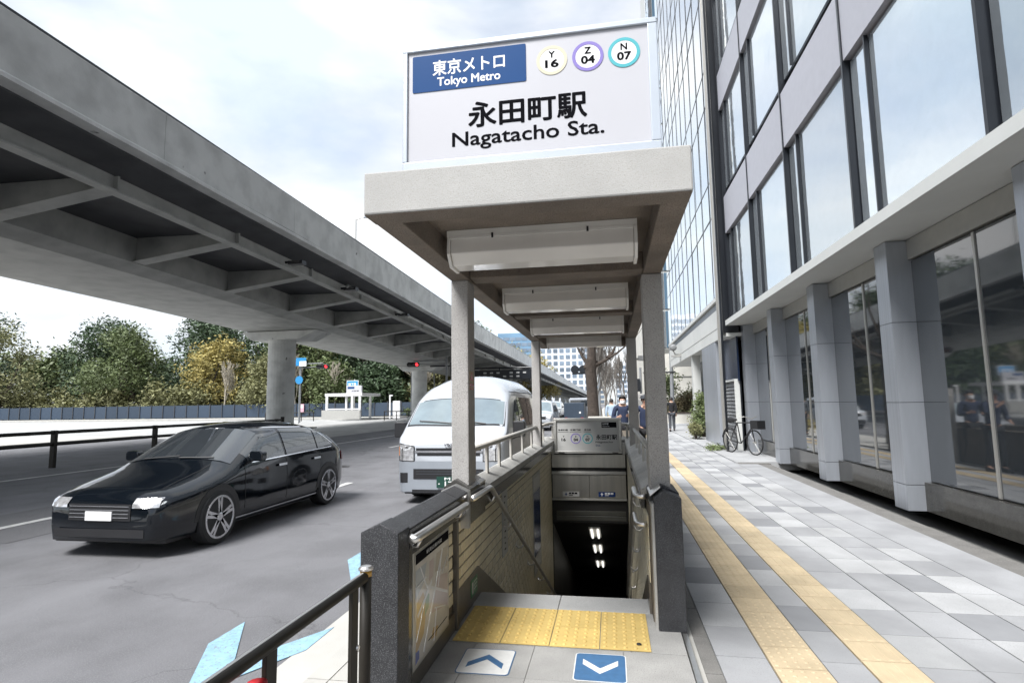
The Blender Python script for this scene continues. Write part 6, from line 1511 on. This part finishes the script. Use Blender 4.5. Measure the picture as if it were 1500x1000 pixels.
    for i in range(rows+1):
        ph = PI*.62*i/rows if not hair_long else PI*.80*i/rows
        for j in range(n):
            th = 2*PI*j/n; x, y, z = math.sin(ph)*math.cos(th), math.sin(ph)*math.sin(th), math.cos(ph)
            if y < -.35 and z < .45: y *= .55; z = max(z, .45)
            vs.append((hc.x+x*.094*k, hc.y+.008*k+y*.112*k, hc.z+.02*k+z*.112*k))
    b.add(vs, [(i*n+j, i*n+(j+1) % n, (i+1)*n+(j+1) % n, (i+1)*n+j) for i in range(rows) for j in range(n)])
    o = b.build('hair', M['hair'], None, smooth=True); o.parent = t
    fy = hc.y-.098*k
    for sx in (-.032, .032):
        b = MB(); b.lathe([(.004, -.004), (.011, 0), (.004, .004)], (hc.x+sx*k, fy+.002, hc.z+.008*k), axis='y', n=8); o = b.build('eye', M['hair'], None); o.parent = t
        b = MB(); b.lathe([(.008, -.006), (.022, 0), (.012, .008)], (hc.x+(sx*2.75)*k, hc.y+.005, hc.z-.005*k), axis='x', n=8); o = b.build('ear', M['skin'], None); o.parent = t
    b = MB(); b.add([(hc.x, fy-.004*k, hc.z+.012*k), (hc.x-.014*k, fy+.006, hc.z-.030*k), (hc.x+.014*k, fy+.006, hc.z-.030*k), (hc.x, fy-.022*k, hc.z-.026*k)], [(0, 1, 3), (0, 3, 2), (1, 2, 3)]); o = b.build('nose', M['skin'], None); o.parent = t
    if mask:
        b = MB(); b.grid(lambda u, v: (hc.x+(u-.5)*.135*k, fy-.012*k+((u-.5)*2)**2*.055*k, hc.z-.005*k-v*.085*k), 8, 4); o = b.build('face_mask', M['mask'], None, smooth=True, solid=.004); o.parent = t
    else:
        b = MB(); b.box(hc.x-.024*k, hc.x+.024*k, fy-.002, fy+.006, hc.z-.056*k, hc.z-.048*k); o = b.build('mouth', M['redlens'], None); o.parent = t
    if hat:
        b = MB(); b.lathe([(.135, .035), (.135, .043), (.100, .045), (.098, .09), (.080, .112), (.02, .118)], (hc.x, hc.y, hc.z), n=22); o = b.build('hat', M['cloth_grey'], None, smooth=False, bevel=.003); o.parent = t
    t.rotation_euler[2] = rz
    return t
rest_arm = ((-.05, .01, -.28), (-.04, -.06, -.50)); rest_arm2 = ((.05, .01, -.28), (.04, -.06, -.50))
person('woman in navy jacket and white face mask walking towards the stair entrance', (.27, 14.3, PZ), math.radians(4), 1.63, M['cloth_navy'], M['cloth_black'],
       (((-.07, -.03, -.26), (.05, -.22, -.22)), ((.07, -.03, -.26), (-.05, -.22, -.20))), stride=.14)
person('person in dark hat and blue jacket, hand raised to the face, beside the right column', (.735, 12.8, PZ), math.radians(-6), 1.62, M['cloth_navy'], M['cloth_black'],
       (((-.08, .0, -.26), (-.02, -.16, -.34)), ((.02, -.14, -.20), (-.13, -.24, -.02))), stride=.10, lean=.10, hat=True, mask=False)
person('person in a black coat walking away on the pavement right of the right column', (2.88, 28.6, PZ), math.radians(178), 1.66, M['cloth_black'], M['cloth_grey'],
       (rest_arm, ((.10, .02, -.26), (.16, -.12, -.46))), stride=.16, mask=False)
person('person in a pale blue shirt walking away left of the woman in navy', (.0, 23.6, PZ), math.radians(176), 1.60, M['cloth_blue'], M['cloth_navy'], (rest_arm, rest_arm2), stride=.14, mask=False)
person('person in dark clothes walking away between the pale blue shirt and the masked woman', (.42, 25.2, PZ), math.radians(184), 1.62, M['cloth_grey'], M['cloth_black'], (rest_arm, rest_arm2), stride=.12, mask=False)
